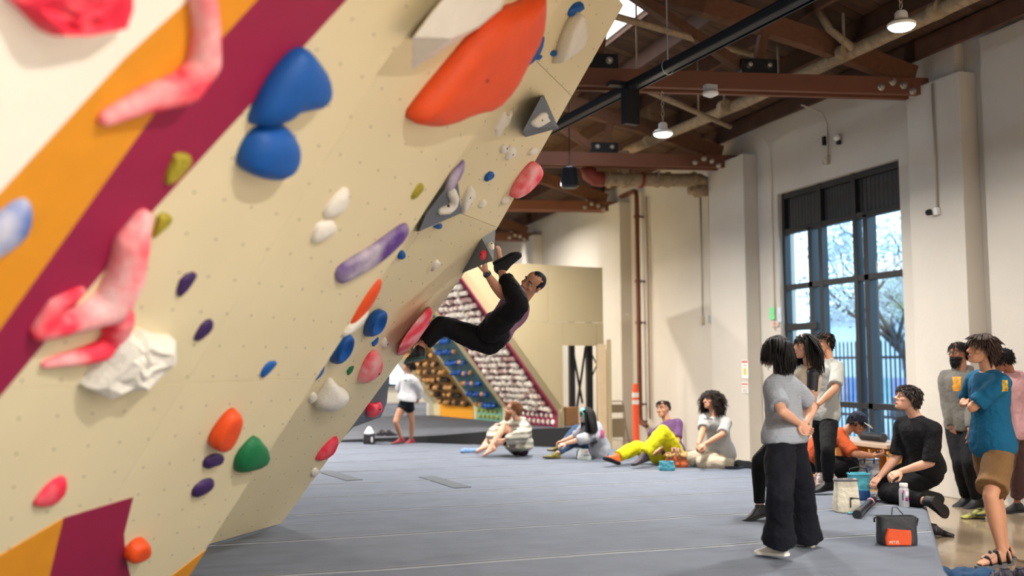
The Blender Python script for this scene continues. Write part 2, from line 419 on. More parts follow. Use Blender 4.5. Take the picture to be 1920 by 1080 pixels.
for i in range(2):                               # near bay, standing proud of the far one
    ub = [uA, uA-1.3, uA-2.6, uA-3.9, uA-5.2, uA-6.5]
    for a, b in zip(ub[1:], ub): slab('panel', a+.0015, b-.0015, vA[i]+.0015, vA[i+1]-.0015, OFF_A, .02, M_cream, cw)
slab('backing', uA-6.5, uA, vA[0], 5.9, OFF_A-.021, .10, MATS['ply_edge'], cw)
slab('side_return', uA-.03, uA-.002, vA[0], 5.9, OFF_A-.02, OFF_A-.03, M_cream, cw)
def stripe(pts, m, name='painted_stripe', th=.004):
    P = [onW(x, y, OFF_A) for x, y in pts]
    return slab(name, 0, 0, 0, 0, OFF_A+th, th-.0005, m, cw, P)
M_org = mat('orange_paint', (222, 146, 28), .55, var=.05); M_mag = mat('magenta_paint', (148, 24, 66), .55, var=.06); M_wht = mat('white_paint', (246, 240, 226), .6, var=.02)
stripe([(-60, -60), (395, -60), (350, 0), (235, 105), (0, 358), (-60, 422)], M_wht)
stripe([(-60, 422), (0, 358), (235, 105), (350, 0), (400, -60), (530, -60), (480, 0), (300, 195), (0, 615), (-60, 700)], M_org)
stripe([(-60, 700), (0, 615), (300, 195), (480, 0), (530, -60), (700, -60), (648, 0), (290, 390), (0, 742), (-60, 812)], M_mag)
stripe([(118, 971), (249, 932), (232, 1000), (234, 1040), (246, 1090), (250, 1150), (80, 1150), (92, 1080)], M_mag)
stripe([(-60, 1082), (0, 1040), (118, 971), (92, 1080), (80, 1150), (-60, 1180)], M_org)
eb = onW(372, 1034, OFF_A)
u1, v1 = eb; u2, v2 = onW(318, 1082, OFF_A)
slab('painted_stripe', 0, 0, 0, 0, OFF_A+.004, .0035, M_org, cw, [(uA-.002, v1), (uA-.002, v1-.9), (u2-.5, v1-.9), (u2, v2)])
# ================= WINDOW AND STREET OUTSIDE =================
M_frame = mat('black_steel_frame', (27, 29, 33), .45, spec=.5)
def glassmat(name, tint=(.9, .96, 1), gl=.08):
    m = bpy.data.materials.new(name); m.use_nodes = True; n = m.node_tree.nodes; l = m.node_tree.links
    n.remove(n['Principled BSDF']); t = n.new('ShaderNodeBsdfTransparent'); t.inputs[0].default_value = (*tint, 1)
    g = n.new('ShaderNodeBsdfGlossy'); g.inputs['Roughness'].default_value = .03; pass
    mx = n.new('ShaderNodeMixShader'); mx.inputs[0].default_value = gl; l.new(t.outputs[0], mx.inputs[1]); l.new(g.outputs[0], mx.inputs[2])
    l.new(mx.outputs[0], n['Material Output'].inputs[0]); MATS[name] = m; return m
M_glass = glassmat('window_glass')
XI, XO = WX+.13, WX+.36
window = thing('window_1', None, None, (WX, 12.4, win['z0']), kind='structure')
def wy(px, py, X=XI): return at(px, py, 0, X).y
ya = wy(1690, 420); ybk = wy(1466, 440)
ya, ybk = win['y0'], win['y1']
zz = [win['z0'], 1.02, 2.84, 3.74, win['z1']]
for z in zz:
    z_ = min(max(z, win['z0']+.05), win['z1']-.05)
    MB().box((XI, (ya+ybk)/2, z_), (.10, ybk-ya, .085)).build('window_frame', M_frame, window, bevel=.004)
iy = [wy(1541, 380), wy(1606, 380)]
for y_, hi in ((ya+.02, 1), (ybk-.02, 1), (iy[0], 1), (iy[1], 1)):
    MB().box((XI, y_, (win['z0']+win['z1'])/2), (.11, .085, win['z1']-win['z0'])).build('mullion', M_frame, window, bevel=.004)
for px in (1523, 1628):
    MB().box((XI+.03, wy(px, 460), (win['z0']+zz[3])/2), (.16, .10, zz[3]-win['z0'])).build('mullion', M_frame, window, bevel=.004)
MB().box((XI, (iy[0]+ybk)/2+.12, 2.2), (.12, ybk-iy[0]-.05, .11)).build('transom', M_frame, window, bevel=.004)
ys = [ya, iy[1], iy[0], ybk]
rib = mat('ribbed_panel', (52, 46, 44), .35, var=.5, scale=2.4, stretch=(1, 14, .5), spec=.6)
for a, b in zip(ys, ys[1:]):
    for c, d in zip(zz[:3], zz[1:4]):
        MB().box((XI+.02, (a+b)/2, (c+d)/2), (.008, abs(b-a)-.06, d-c-.06)).build('pane', M_glass, window)
    m = MB(); k = 22; y0, y1 = a+.04, b-.04
    pts = [(XI+.02+(.012 if i % 2 else 0), y0+(y1-y0)*i/k) for i in range(k+1)]
    m.loft([[(x, y_, zz[3]+.05), (x, y_, zz[4]-.09), (x+.006, y_, zz[4]-.09), (x+.006, y_, zz[3]+.05)] for x, y_ in pts]).build('ribbed_panel', rib, window)
# outside
M_pave = mat('street_paving', (150, 158, 166), .8, var=.1)
tag(MB().box((21, 16, -.12), (23, 50, .1)).build('pavement', M_pave), kind='structure')
M_fence = mat('fence_black', (30, 38, 46), .6)
fe = thing('picket_fence', 'black steel picket fence outside the window', 'fence', (12.2, 16, 0))
for z in (.62, 1.72): MB().box((12.2, 17, z), (.04, 12, .05)).build('rail', M_fence, fe)
pk = MB().box((0, 0, 1.0), (.025, .025, 2.0)).add([(-.0125, -.0125, 2.0), (.0125, -.0125, 2.0), (.0125, .0125, 2.0), (-.0125, .0125, 2.0), (0, 0, 2.07)], [(0, 1, 4), (1, 2, 4), (2, 3, 4), (3, 0, 4)]).mesh('picket', M_fence)
y = 11.6
while y < 22.6:
    o = bpy.data.objects.new('picket', pk); COL.objects.link(o); o.parent = fe; o.location = (-0.0, y-16, 0); y += .125
M_bark = mat('bark', (70, 66, 66), .9, var=.2, bump=.5, bscale=20)
M_blos = mat('blossom', (206, 212, 214), .8, var=.05)
M_leaf = mat('young_leaf', (120, 150, 80), .7, var=.2)
def tree(x, y, h, label, seed, leafm, nb=7):
    rnd = random.Random(seed)
    t = thing('street_tree', label, 'tree', (x, y, -.05), 'trees along the street')
    br = MB(); tips = []
    def grow(p, d, L, r, lev):
        pts = [p]; q = Vector(p); dd = Vector(d)
        for i in range(4):
            dd = (dd + Vector((rnd.uniform(-.22, .22), rnd.uniform(-.22, .22), rnd.uniform(-.08, .16)))).normalized()
            q = q + dd*(L/4); pts.append(q.copy())
        br.tube(pts, [r*(1-.14*i) for i in range(5)], 6 if lev < 2 else 4)
        if lev >= 3: tips.extend(pts[1:]); return
        for i in range(3 if lev else nb):
            a = rnd.uniform(0, 6.28); s = rnd.uniform(.45, .9)
            nd = (dd*.7 + Vector((math.cos(a)*s, math.sin(a)*s, rnd.uniform(-.05, .5)))).normalized()
            grow(pts[rnd.choice((2, 3, 4))] if lev else pts[-1 - (i % 2)], nd, L*rnd.uniform(.6, .8), r*.5, lev+1)
        tips.extend(pts[3:]) if lev > 1 else None
    grow(Vector((x, y, -.05)), Vector((0, 0, 1)), h*.34, .11, 0)
    br.build('trunk_and_branches', M_bark, t, smooth='all')
    cr = MB()
    for p in tips:
        for _ in range(11):
            c = p + Vector((rnd.gauss(0, .26), rnd.gauss(0, .26), rnd.gauss(0, .2))); s = rnd.uniform(.025, .06)
            a = Vector((rnd.uniform(-1, 1), rnd.uniform(-1, 1), rnd.uniform(-1, 1))).normalized(); b = a.orthogonal().normalized(); q = a.cross(b)
            cr.add([c+b*s, c+q*s, c-b*s, c-q*s, c+a*s*.6], [(0, 1, 4), (1, 2, 4), (2, 3, 4), (3, 0, 4)])
    tag(cr.build('blossom', leafm, t), kind='stuff')
tree(14.6, 17.2, 6.4, 'blossoming white street tree close outside the window, left side of the panes', 3, M_blos)
tree(17.5, 17.8, 7.0, 'blossoming white street tree behind the fence at the right panes', 5, M_blos)
tree(22.5, 26.0, 6.5, 'greenish young street tree farther down the road behind the fence', 8, M_leaf)
tree(25, 30.5, 7.0, 'distant pale street tree beyond the greenish one', 12, M_blos)
# painted hoarding and houses across the street
hb = thing('painted_hoarding', 'low hoarding painted blue and violet beyond the picket fence', 'hoarding', (24, 27, 0))
hcol = [(96, 136, 190), (140, 140, 186), (130, 170, 180), (110, 140, 196), (176, 160, 176), (120, 160, 186)]
hp = []
for i in range(12):
    c = hcol[i % 6]; MB().box((24-.02*i, 20.6+i*1.25, .5), (.06, 1.22, 1.1)).build('hoarding_panel', mat('hoarding_%d' % (i % 6), c, .7, var=.3, scale=1.5), hb)
hs = thing('house', 'pale grey house across the street seen through the window', 'building', (30, 34, 0))
MB().box((33, 35, 1.8), (5, 18, 3.6)).build('wall', mat('house_wall', (176, 186, 194), .8, var=.05), hs)
MB().prism([(30, 25.5, 3.6), (36, 25.5, 3.6), (33, 25.5, 5.0)], (0, 19, 0)).build('roof', mat('house_roof', (110, 118, 128), .8, var=.1), hs)
for yy in (28, 31, 34, 37): MB().box((30.48, yy, 1.9), (.06, 1.1, 1.3)).build('window', mat('house_glass', (60, 74, 88), .2), hs)
cr_ = thing('parked_car', 'dark blue car parked beyond the picket fence, low in the window', 'car', (16.5, 17.8, 0))
M_car = mat('car_paint', (52, 72, 92), .25, spec=.6)
prof = [(-2.1, .35), (-2.15, .75), (-1.5, .9), (-.9, 1.35), (.6, 1.4), (1.3, .95), (2.05, .82), (2.15, .4)]
rings = []
for sx, k in ((-.85, .93), (-.78, 1), (.78, 1), (.85, .93)):
    rings.append([(16.5+sx, 17.8+a*k, .2+(b-.2)*k) for a, b in prof] + [(16.5+sx, 17.8+2.0*k, .25), (16.5+sx, 17.8-2.0*k, .25)])
MB().loft(rings).build('car_body', M_car, cr_, bevel=.04)
for sy in (-1.35, 1.35):
    for sx in (-.8, .8): MB().lathe((16.5+sx-.1, 17.8+sy, .33), [(.0, 0), (.2, 0), (.33, .02), (.33, .18), (.2, .2), (0, .2)], 18, (1, 0, 0)).build('wheel', mat('tyre', (22, 22, 24), .8), cr_)
for s_ in (-.862,): MB().prism([(16.5+s_, 17.0, .92), (16.5+s_, 17.1, 1.26), (16.5+s_, 18.3, 1.3), (16.5+s_, 18.9, .95)], (.02, 0, 0)).build('side_window', mat('car_glass', (24, 30, 38), .1), cr_)

# ================= TRAINING BOARDS =================
D1 = at(1045, 801, 2, .5); D2 = at(825, 780, 2, .5)
DB = (D2-D1).normalized(); ND = Vector((-DB.y, DB.x, 0)); ND = ND if ND.x < 0 else -ND
def onV(px, py, P0, N):
    r = ray(px, py); return CAM + r*((P0-CAM).dot(N)/r.dot(N))
ZK = onV(1043, 773, D1, ND).z
K1 = Vector((D1.x, D1.y, ZK)); TP = onV(867, 522, K1, DB)
EBD = (TP-K1).normalized(); NBD = DB.cross(EBD); NBD = NBD if NBD.x < 0 else -NBD
def ku(px, py=766): return (onV(px, py, D1, ND)-D1).dot(DB)
M_bcream = mat('board_cream', (214, 196, 152), .6, var=.04, scale=2)
tb = thing('training_board_frame', 'cream overhanging training wall far back, carrying three hold boards', 'training wall', tuple(D1))
LB = (3.9-ZK)/EBD.z
U = {k: ku(k) for k in (955, 940, 893, 886, 825, 818)}
def bp(u, v, off=0): return K1 + DB*u + EBD*v + NBD*off
def kp(u, z, off=0): return D1 + DB*u + UZ*z + ND*off
def bslab(name, u0, u1, v0, v1, off, th, m, par): return MB().prism([bp(u0, v0, off-th), bp(u1, v0, off-th), bp(u1, v1, off-th), bp(u0, v1, off-th)], NBD*th).build(name, m, par)
def kslab(name, u0, u1, z0, z1, off, th, m, par): return MB().prism([kp(u0, z0, off-th), kp(u1, z0, off-th), kp(u1, z1, off-th), kp(u0, z1, off-th)], ND*th).build(name, m, par)
ue = U[818]+.25
bslab('slope_panel', 0, ue, 0, LB, -.02, .12, M_bcream, tb)
kslab('kicker', 0, ue, 0, ZK-.5, -.02, .12, M_bcream, tb)
MB().bar(kp(ue+.02, 0), kp(ue+.02, ZK-.5), .16, .16).build('end_post', mat('pale_ply', (226, 220, 204), .7), tb)
MB().bar(bp(ue+.06, 0, -.05), bp(ue+.06, 2.0, -.05), .26, .16, up=NBD).build('end_post', MATS['pale_ply'], tb)
ZP = ZK-.5
M_mar = mat('maroon_edge', (142, 28, 66), .6); M_mar2 = mat('maroon_board', (104, 50, 52), .7, var=.1); M_teal = mat('teal_kicker', (118, 170, 150), .6)
M_blueb = mat('blue_grey_board', (86, 118, 124), .7, var=.05); M_gold = mat('gold_kicker', (236, 160, 36), .6); M_ply = mat('plywood_board', (164, 124, 74), .7, var=.1)
M_hw = mat('ivory_hold', (246, 234, 220), .7, rnd=.12); M_hw2 = mat('pinkish_hold', (196, 160, 152), .7, rnd=.15); M_hb = mat('blue_hold_small', (20, 82, 160), .5, rnd=.2)
M_hwood = mat('wooden_hold', (206, 150, 86), .6, rnd=.2); M_hblk = mat('black_hold', (34, 28, 26), .6, rnd=.2); M_hy = mat('olive_hold', (176, 170, 60), .6)
def smallhold(seed, sx, sy, sz):
    rnd = random.Random(seed); m = MB(); n = 7; rings = []
    for k, (s, z) in enumerate(((1, 0), (.95, .5), (.6, .95), (.15, 1.05))):
        rings.append([(sx*s*math.cos(6.283*j/n)*rnd.uniform(.85, 1.1), sy*s*math.sin(6.283*j/n)*rnd.uniform(.85, 1.1), sz*z) for j in range(n)])
    return m.loft(rings)
BROT = Matrix((DB, EBD, NBD)).transposed(); 
if BROT.determinant() < 0: BROT = Matrix((-DB, EBD, NBD)).transposed()
KROT = Matrix((DB, UZ, ND)).transposed()
if KROT.determinant() < 0: KROT = Matrix((-DB, UZ, ND)).transposed()
def rowboard(label, u0, u1, basem, kickm, edgem, rows, per, kinds, krows, kper, kmesh, edge=.07, jitter=.3):
    t = thing('hold_board', label, 'climbing board', tuple(bp((u0+u1)/2, 0)))
    bslab('board_face', u0, u1, 0, LB, .0, .02, basem, t); kslab('kicker_face', u0, u1, .0, ZP, .0, .02, kickm, t)
    if edgem:
        for a in (u0, u1): bslab('edge_strip', a-(edge if a == u1 else 0), a+(edge if a == u0 else 0), 0, LB, .02, .02, edgem, t)
    lo = wloc(t); cnt = 0; rnd = random.Random(label); st = MB()
    meshes = [smallhold(i, *k[0]).mesh('hold', k[1], 'all') for i, k in enumerate(kinds)]
    raws = [smallhold(i, *k[0]) for i, k in enumerate(kinds)]
    for r in range(rows):
        for c in range(per):
            u = u0+edge+.06 + (u1-u0-2*edge-.12)*(c+.5*(r % 2)*.6+.2)/per + rnd.uniform(-.02, .02)*jitter/.3
            v = .10 + (LB-.2)*r/rows + rnd.uniform(-.015, .015)
            p = bp(u, v, .004); k = rnd.randrange(len(kinds)); a = rnd.uniform(-.6, .6)
            R = BROT @ Matrix.Rotation(a, 3, 'Z')
            if cnt < 285:
                o = bpy.data.objects.new('hold', meshes[k]); COL.objects.link(o); o.parent = t; o.location = p-lo; o.rotation_euler = R.to_euler(); cnt += 1
            else: st.add([p + R @ Vector(q) for q in raws[k].v], raws[k].f)
    if st.v: tag(st.build('upper_holds', kinds[0][1], t, smooth='all'), kind='stuff')
    if kmesh:
        me = smallhold(3, *kmesh[0]).mesh('kicker_hold', kmesh[1], 'all')
        for r in range(krows):
            for c in range(kper):
                o = bpy.data.objects.new('kicker_hold', me); COL.objects.link(o); o.parent = t
                o.location = kp(u0+(u1-u0)*(c+.7+.3*(r % 2))/(kper+.7), ZP*(r+.65)/(krows+.2), .004)-lo; o.rotation_euler = KROT.to_euler()
rowboard('maroon-framed board packed with rows of ivory holds and a maroon kicker', 0.0, U[955], M_mar2, M_mar, M_mar, 26, 16,
         [((.042, .07, .08), M_hw), ((.05, .055, .07), M_hw), ((.038, .075, .09), M_hw), ((.045, .06, .07), M_hw2)], 2, 10, ((.035, .055, .05), M_hw))
rowboard('blue-grey board with rows of blue holds over a teal kicker', U[940], U[893], M_blueb, M_teal, None, 14, 6,
         [((.072, .055, .09), M_hb), ((.08, .05, .1), M_hb), ((.06, .06, .09), M_hb), ((.05, .05, .08), M_hwood)], 2, 5, ((.05, .05, .04), M_hy), edge=.02)
rowboard('plywood board of wooden and black holds over an orange kicker', U[886], U[825], M_ply, M_gold, None, 18, 10,
         [((.055, .06, .08), M_hwood), ((.06, .05, .09), M_hblk), ((.05, .06, .1), M_hwood), ((.065, .05, .08), M_hblk)], 0, 0, None, edge=.03)
# beige end wall of that structure, with an opening onto its steel frame
def cs(px, py): p = onV(px, py, K1, DB); return (p-D1).dot(ND), p.z
ec = thing('panel_partition', 'tall beige panelled partition beside the training boards', 'partition', tuple(D1 - ND*.5))
M_bei = mat('beige_panel', (168, 152, 118), .6, var=.03, scale=1.5)
s_r = cs(1130, 505)[0]; ztop = cs(1130, 505)[1]; s_o0 = cs(1056, 700)[0]; s_o1 = cs(1119, 700)[0]; z_o = cs(1085, 648)[1]; zs1 = cs(1085, 604)[1]
def cpoly(name, P, m, th=.03, off=0, par=ec):
    return MB().prism([D1 + ND*s + UZ*(z-.5) - DB*off for s, z in P], DB*th).build(name, m, par)
def slope_s(z): return (z-ZK)/EBD.z*EBD.dot(ND)
g = .006
cpoly('panel', [(0, .0), (s_o0+g, .0), (s_o0+g, zs1-g), (slope_s(zs1-g), zs1-g), (0, ZK)], M_bei)
cpoly('panel', [(s_o0, z_o), (s_o1, z_o), (s_o1, zs1-g), (s_o0, zs1-g)], M_bei)
cpoly('panel', [(s_o1-g, 0), (s_r, 0), (s_r, zs1-g), (s_o1-g, zs1-g)], M_bei)
cpoly('panel', [(s_r+g, zs1), (s_r+1.22, zs1), (s_r+1.22, ztop), (s_r+g, ztop)], M_bei)
mz = (slope_s(zs1)+slope_s(ztop))/2-.6
cpoly('panel', [(s_r+1.22+g, zs1), (slope_s(zs1), zs1), (slope_s(ztop), ztop), (s_r+1.22+g, ztop)], M_bei)
cpoly('top_cap', [(s_r, ztop), (slope_s(ztop), ztop), (slope_s(ztop), ztop+.03), (s_r, ztop+.03)], M_bei, th=1.2)
# steel frame behind opening
stf = thing('steel_frame', 'black steel posts with crossed braces in the partition opening', 'frame', tuple(D1 - ND*1.4 + DB*.4))
def cpt(px, py, off): 
    r = ray(px, py); P0 = D1 + DB*off; return CAM + r*((P0-CAM).dot(DB)/r.dot(DB))
for px, wd in ((1070.5, .10), (1103, .11)):
    a = cpt(px, 560, .35); MB().box((a.x, a.y, 1.96), (wd*1.0, .1, 2.9)).build('post', M_steel, stf)
for p, q in (((1073, 650), (1092, 756)), ((1098, 650), (1078, 790))): MB().bar(cpt(*p, .38), cpt(*q, .38), .035, .035).build('cross_brace', M_steel, stf)
for p, q in (((1106, 657), (1119, 684)), ((1119, 684), (1108, 710))): MB().bar(cpt(*p, .3), cpt(*q, .3), .02, .02).build('gate_arm', M_steel, stf)
bx_ = single('storage_box', MB().box((cpt(1064, 800, .3).x, cpt(1064, 800, .3).y, .672), (.34, .3, .34)), mat('crate_wood', (120, 84, 52), .8, var=.1), 'brown box standing on the mat inside the partition opening', 'box', bevel=.01)
# leaning sheets right of the opening
a = onV(1140, 830, D1+DB*-.25, DB)
ply = single('plywood_sheet', MB().box((a.x-.10, a.y, 1.0), (.16, .03, 2.0)), mat('raw_ply', (196, 172, 140), .8, var=.06), 'tall plywood sheet standing upright at the partition end', 'sheet')
post = single('timber_post', MB().box((a.x+.02, a.y-.05, 1.04), (.06, .08, 2.08)), M_bei, 'cream timber post at the right end of the beige partition', 'post', bevel=.005)
dp = single('door_slab', MB().box((a.x+.13, a.y+.35, .95), (.14, .04, 1.9)), mat('olive_grey', (150, 140, 116), .7), 'olive-grey door slab leaning behind the cream post', 'panel')
# folding chair
c0 = at(1159, 844, 2, 0); c0 = Vector((c0.x, c0.y, 0))
fc = thing('folding_chair', 'tan folding chair stored upright against the wall pilaster', 'chair', tuple(c0))
M_tan = mat('tan_metal', (150, 134, 108), .5)
def frm(pts, r=.013): return MB().tube([c0+Vector(p) for p in pts], r, 7)
frm([(-.2, -.12, 0), (-.17, .02, .5), (-.16, .08, .85), (-.12, .09, .92), (.12, .09, .92), (.16, .08, .85), (.17, .02, .5), (.2, -.12, 0)]).build('frame', M_tan, fc, smooth='all')
frm([(-.15, .1, 0), (-.15, .0, .45)]).build('leg', M_tan, fc, smooth='all'); frm([(.15, .1, 0), (.15, .0, .45)]).build('leg', M_tan, fc, smooth='all')
MB().box(c0+Vector((0, .08, .78)), (.3, .02, .16)).build('backrest', M_tan, fc, bevel=.01); MB().box(c0+Vector((0, 0, .42)), (.28, .04, .36)).build('seat', M_tan, fc, bevel=.015)
# delineator post
d0 = at(1193, 842, 2, 0); dl = thing('delineator_post', 'orange delineator post with two white bands standing by the copper pipe', 'traffic post', (d0.x, d0.y, 0))
def onz(py): return at(1193, py, 1, d0.y).z
zt = onz(720); M_or = mat('safety_orange', (236, 84, 34), .5)
MB().lathe((d0.x, d0.y, 0), [(.0, 0), (.2, 0), (.2, .03), (.08, .06), (.065, .08), (.062, zt-.12), (.05, zt-.08), (.045, zt), (.02, zt+.01), (0, zt+.01)], 18).build('post_body', M_or, dl, smooth=True)
for pa, pb in ((736, 745), (750, 758)): MB().lathe((d0.x, d0.y, 0), [(.0632, onz(pb)), (.066, onz(pb)), (.066, onz(pa)), (.0632, onz(pa))], 18).build('reflective_band', mat('band_white', (240, 235, 228), .4), dl, smooth=True)

# ================= PIPES, CONDUITS, FIXTURES =================
M_cop = mat('copper_pipe', (112, 66, 50), .45, .3, var=.15); M_gal = mat('old_pipe_wrap', (156, 134, 104), .8, var=.3, scale=14); M_cond = mat('conduit', (188, 178, 160), .45, .4)
M_rpipe = mat('red_fitting', (126, 50, 36), .6)
p0 = at(1191.5, 358, 0, WX-.15); p1 = at(1203, 818, 0, WX-.15)
cp = thing('wall_pipe', 'copper-brown pipe running down the right wall behind the orange post', 'pipe', (WX, p0.y, 0))
yp = (p0.y+p1.y)/2
MB().tube([(WX-.15, yp+.8, p0.z), (WX-.15, yp+.12, p0.z), (WX-.15, yp+.03, p0.z-.03), (WX-.15, yp, p0.z-.12), (WX-.15, yp, .55), (WX-.15, yp-.03, .42), (WX-.15, yp-.3, .36)], .05, 12).build('pipe_run', M_cop, cp, smooth='all')
for py in (405, 527, 605, 758, 790):
    q = at(1198, py, 0, WX-.15); MB().lathe((WX-.15, yp, q.z-.03), [(.05, 0), (.07, 0), (.07, .06), (.05, .06)], 12).build('coupling', M_cop, cp); MB().box((WX-.07, yp-.0, q.z), (.14, .04, .03)).build('clamp', M_steel, cp)
single('thin_pipe', MB().tube([(WX-.06, yp-.28, 5.1), (WX-.06, yp-.28, .5)], .02, 8), mat('rust_pipe', (150, 118, 96), .6), 'thin beige pipe beside the copper wall pipe', 'pipe', smooth='all')
# main insulated pipe under the roof
q0 = at(1900, -45, 2, 5.5); q1 = at(1400, 190, 2, 5.5); q2 = at(1175, 283, 2, 5.5)
pp = thing('roof_pipe', 'long rusty tan pipe running under the roof just above the lamps', 'pipe', tuple(q1))
dr = (q2-q0).normalized(); MB().tube([q0-dr*4, q0, q1, q2], .085, 14).build('pipe_run', M_gal, pp, smooth='all')
for t in (.12, .3, .46, .62, .9):
    c = q0.lerp(q2, t); MB().tube([c-dr*.06, c+dr*.06], .105, 14).build('coupling', M_gal, pp, smooth=True)
    MB().bar(c+UZ*.09, (c.x, c.y, zroof(c.x)-.06), .02, .03).build('hanger', M_cond, pp)
cc = q0.lerp(q2, .28); MB().tube([cc, cc+Vector((-.15, .25, .3)), cc+Vector((-.3, .4, .75))], .05, 10).build('branch', M_gal, pp, smooth='all')
# sprinkler pipe left
s0 = at(1162, 33, 2, 5.7); s1 = at(1330, 80, 2, 5.7); s2 = at(1420, 104, 2, 5.7)
sp_ = thing('sprinkler_pipe', 'thinner rusty sprinkler pipe crossing under the skylight', 'pipe', tuple(s1))
MB().tube([s0-(s1-s0)*1.2, s0, s1, s2], .042, 10).build('pipe_run', M_gal, sp_, smooth='all'); MB().tube([s1-(s2-s1)*.25, s1+(s2-s1)*.25], .06, 10).build('coupling', M_gal, sp_, smooth='all')
s3 = at(1195, 162, 2, 5.3); s4 = at(1310, 212, 2, 5.3)
single('sprinkler_branch', MB().tube([s3, s4, s4+(s4-s3)*.6], .04, 8).bar(s4+UZ*.03, (s4.x, s4.y, zroof(s4.x)-.02), .02, .02).bar(s3+UZ*.03, (s3.x, s3.y, zroof(s3.x)-.02), .02, .02), M_gal, 'short rusty branch pipe behind the nearest truss chord', 'pipe', smooth='all')
# big drain pipe bundle at the second truss
yd = 15.9
def dz(px, py): p = at(px, py, 1, yd); return p
A1, A2, A3 = dz(1128, 336), dz(1312, 338), dz(1322, 356)
dpipe = thing('drain_pipe', 'thick stained drain pipe below the second truss entering the right wall', 'pipe', tuple(A1))
MB().tube([A1, A2, A2+Vector((.12, 0, -.05)), A3+Vector((.05, 0, 0)), A3+Vector((-.2, 0, -.03))], .12, 14).build('pipe_run', M_gal, dpipe, smooth='all')
MB().tube([A3+Vector((-.3, .05, 0)), A3, (WX, yd, A3.z)], .1, 12).build('outlet', M_gal, dpipe, smooth='all')
MB().tube([A1+Vector((.02, 0, 0)), A1-Vector((.12, 0, -.0)), A1+Vector((-.22, 0, .06)), A1+Vector((-.26, 0, .22))], .135, 12).build('elbow', M_rpipe, dpipe, smooth='all')
for px in (1142, 1172, 1202, 1232, 1252, 1300): c = dz(px, 337); MB().tube([c-Vector((.025, 0, 0)), c+Vector((.025, 0, 0))], .145, 14).build('collar', M_gal if px not in (1202,) else M_rpipe, dpipe, smooth=True)
c = dz(1170, 337); MB().tube([c, c+Vector((0, 0, .5))], .1, 10).build('riser', M_gal, dpipe, smooth='all')
MB().lathe((WX-.0, yd, A3.z), [(.0, 0), (.2, 0), (.2, .04), (.0, .04)], 16, (-1, 0, 0)).build('wall_flange', M_steel, dpipe)
c = dz(1232, 330); MB().bar(c+Vector((.06, -.13, .35)), c+Vector((-.08, -.13, -.18)), .05, .02).build('strap', M_cond, dpipe)
# black lighting track and cable
b0 = at(1490, 0, 2, 4.86); b1 = at(1040, 236, 2, 4.86); bd = (b0-b1).normalized()
tr = thing('track_beam', 'long black hanging beam with a bright top edge crossing below the roof trusses', 'beam', tuple(b1))
MB().bar(b1-bd*3.2, b0+bd*2.5, .11, .10).build('rail', M_steel, tr, bevel=.02)
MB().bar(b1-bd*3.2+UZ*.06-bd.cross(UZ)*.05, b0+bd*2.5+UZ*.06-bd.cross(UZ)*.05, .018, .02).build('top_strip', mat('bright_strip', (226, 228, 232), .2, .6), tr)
MB().bar(b1-bd*3.2+Vector((.12, 0, -.02)), b0+bd*2.5+Vector((.12, 0, -.02)), .02, .03).build('cable_tray', M_steel, tr)
k = onV(1252, 115, b1, bd.cross(UZ)); 
MB().tube([(k.x, k.y, 4.9), (k.x, k.y, zroof(k.x)-.02)], .009, 6).build('suspension_rod', mat('bright_cable', (210, 214, 220), .3, .8), tr)
MB().tube([(k.x+.07*math.cos(a), k.y, 4.86+.09*math.sin(a)) for a in [i*math.pi/8 for i in range(17)]], .006, 5).build('shackle', M_bolt, tr, smooth='all')
k2 = onV(1172, 190, b1, bd.cross(UZ))
sb_ = thing('hanging_screen_box', 'flat black box hanging from the black beam', 'equipment', (k2.x, k2.y, 4.6))
MB().box((k2.x+.02, k2.y-.1, 4.62), (.2, .1, .42), Matrix.Rotation(.2, 3, 'Z')).build('box_body', M_steel, sb_, bevel=.01)
MB().box((k2.x-.05, k2.y-.1, 4.88), (.4, .12, .05)).build('bracket', M_steel, sb_)
MB().bar((k2.x+.1, k2.y-.1, 4.62), (k2.x+.1, k2.y-.1, 4.9), .03, .04).build('clamp', M_bolt, sb_)
# hanging black pendant speaker
h = at(1068, 333, 1, 13.6)
hsn = thing('pendant_speaker', 'black rounded pendant speaker hanging by a chain beside the red elbow pipe', 'speaker', tuple(h))
hr = .135
MB().lathe((h.x, h.y, h.z-.16), [(.0, -.0), (.10, .0), (hr, .03), (hr*.98, .12), (hr*.8, .3), (hr*.55, .33), (0, .335)], 24).build('speaker_shell', mat('speaker_black', (26, 28, 34), .35), hsn, smooth=True)
MB().tube([(h.x, h.y, h.z+.17), (h.x, h.y, zroof(h.x)-.0)], .008, 6).build('cable', M_steel, hsn)
for i in range(5): MB().tube([(h.x+.012*math.cos(a)*(i % 2), h.y+.012*math.cos(a)*((i+1) % 2), h.z+.2+.035*i+.022*math.sin(a)) for a in [q_*math.pi/4 for q_ in range(9)]], .004, 4).build('chain_link', M_bolt, hsn)
# emergency light
e = at(1332, 173, 1, 10.1)
em = thing('ceiling_sensor', 'round white sensor unit fixed under the nearest truss chord', 'sensor', tuple(e))
MB().box((e.x, e.y, e.z+.04), (.14, .1, .09)).build('bracket_box', mat('sensor_grey', (170, 172, 176), .5), em, bevel=.008)
MB().lathe((e.x, e.y, e.z-.06), [(0, 0), (.03, .0), (.09, .03), (.095, .055), (.03, .07), (0, .07)], 18).build('lens_cap', M_lamp_w if 'M_lamp_w' in globals() else mat('sensor_white', (225, 225, 222), .4), em, smooth=True)
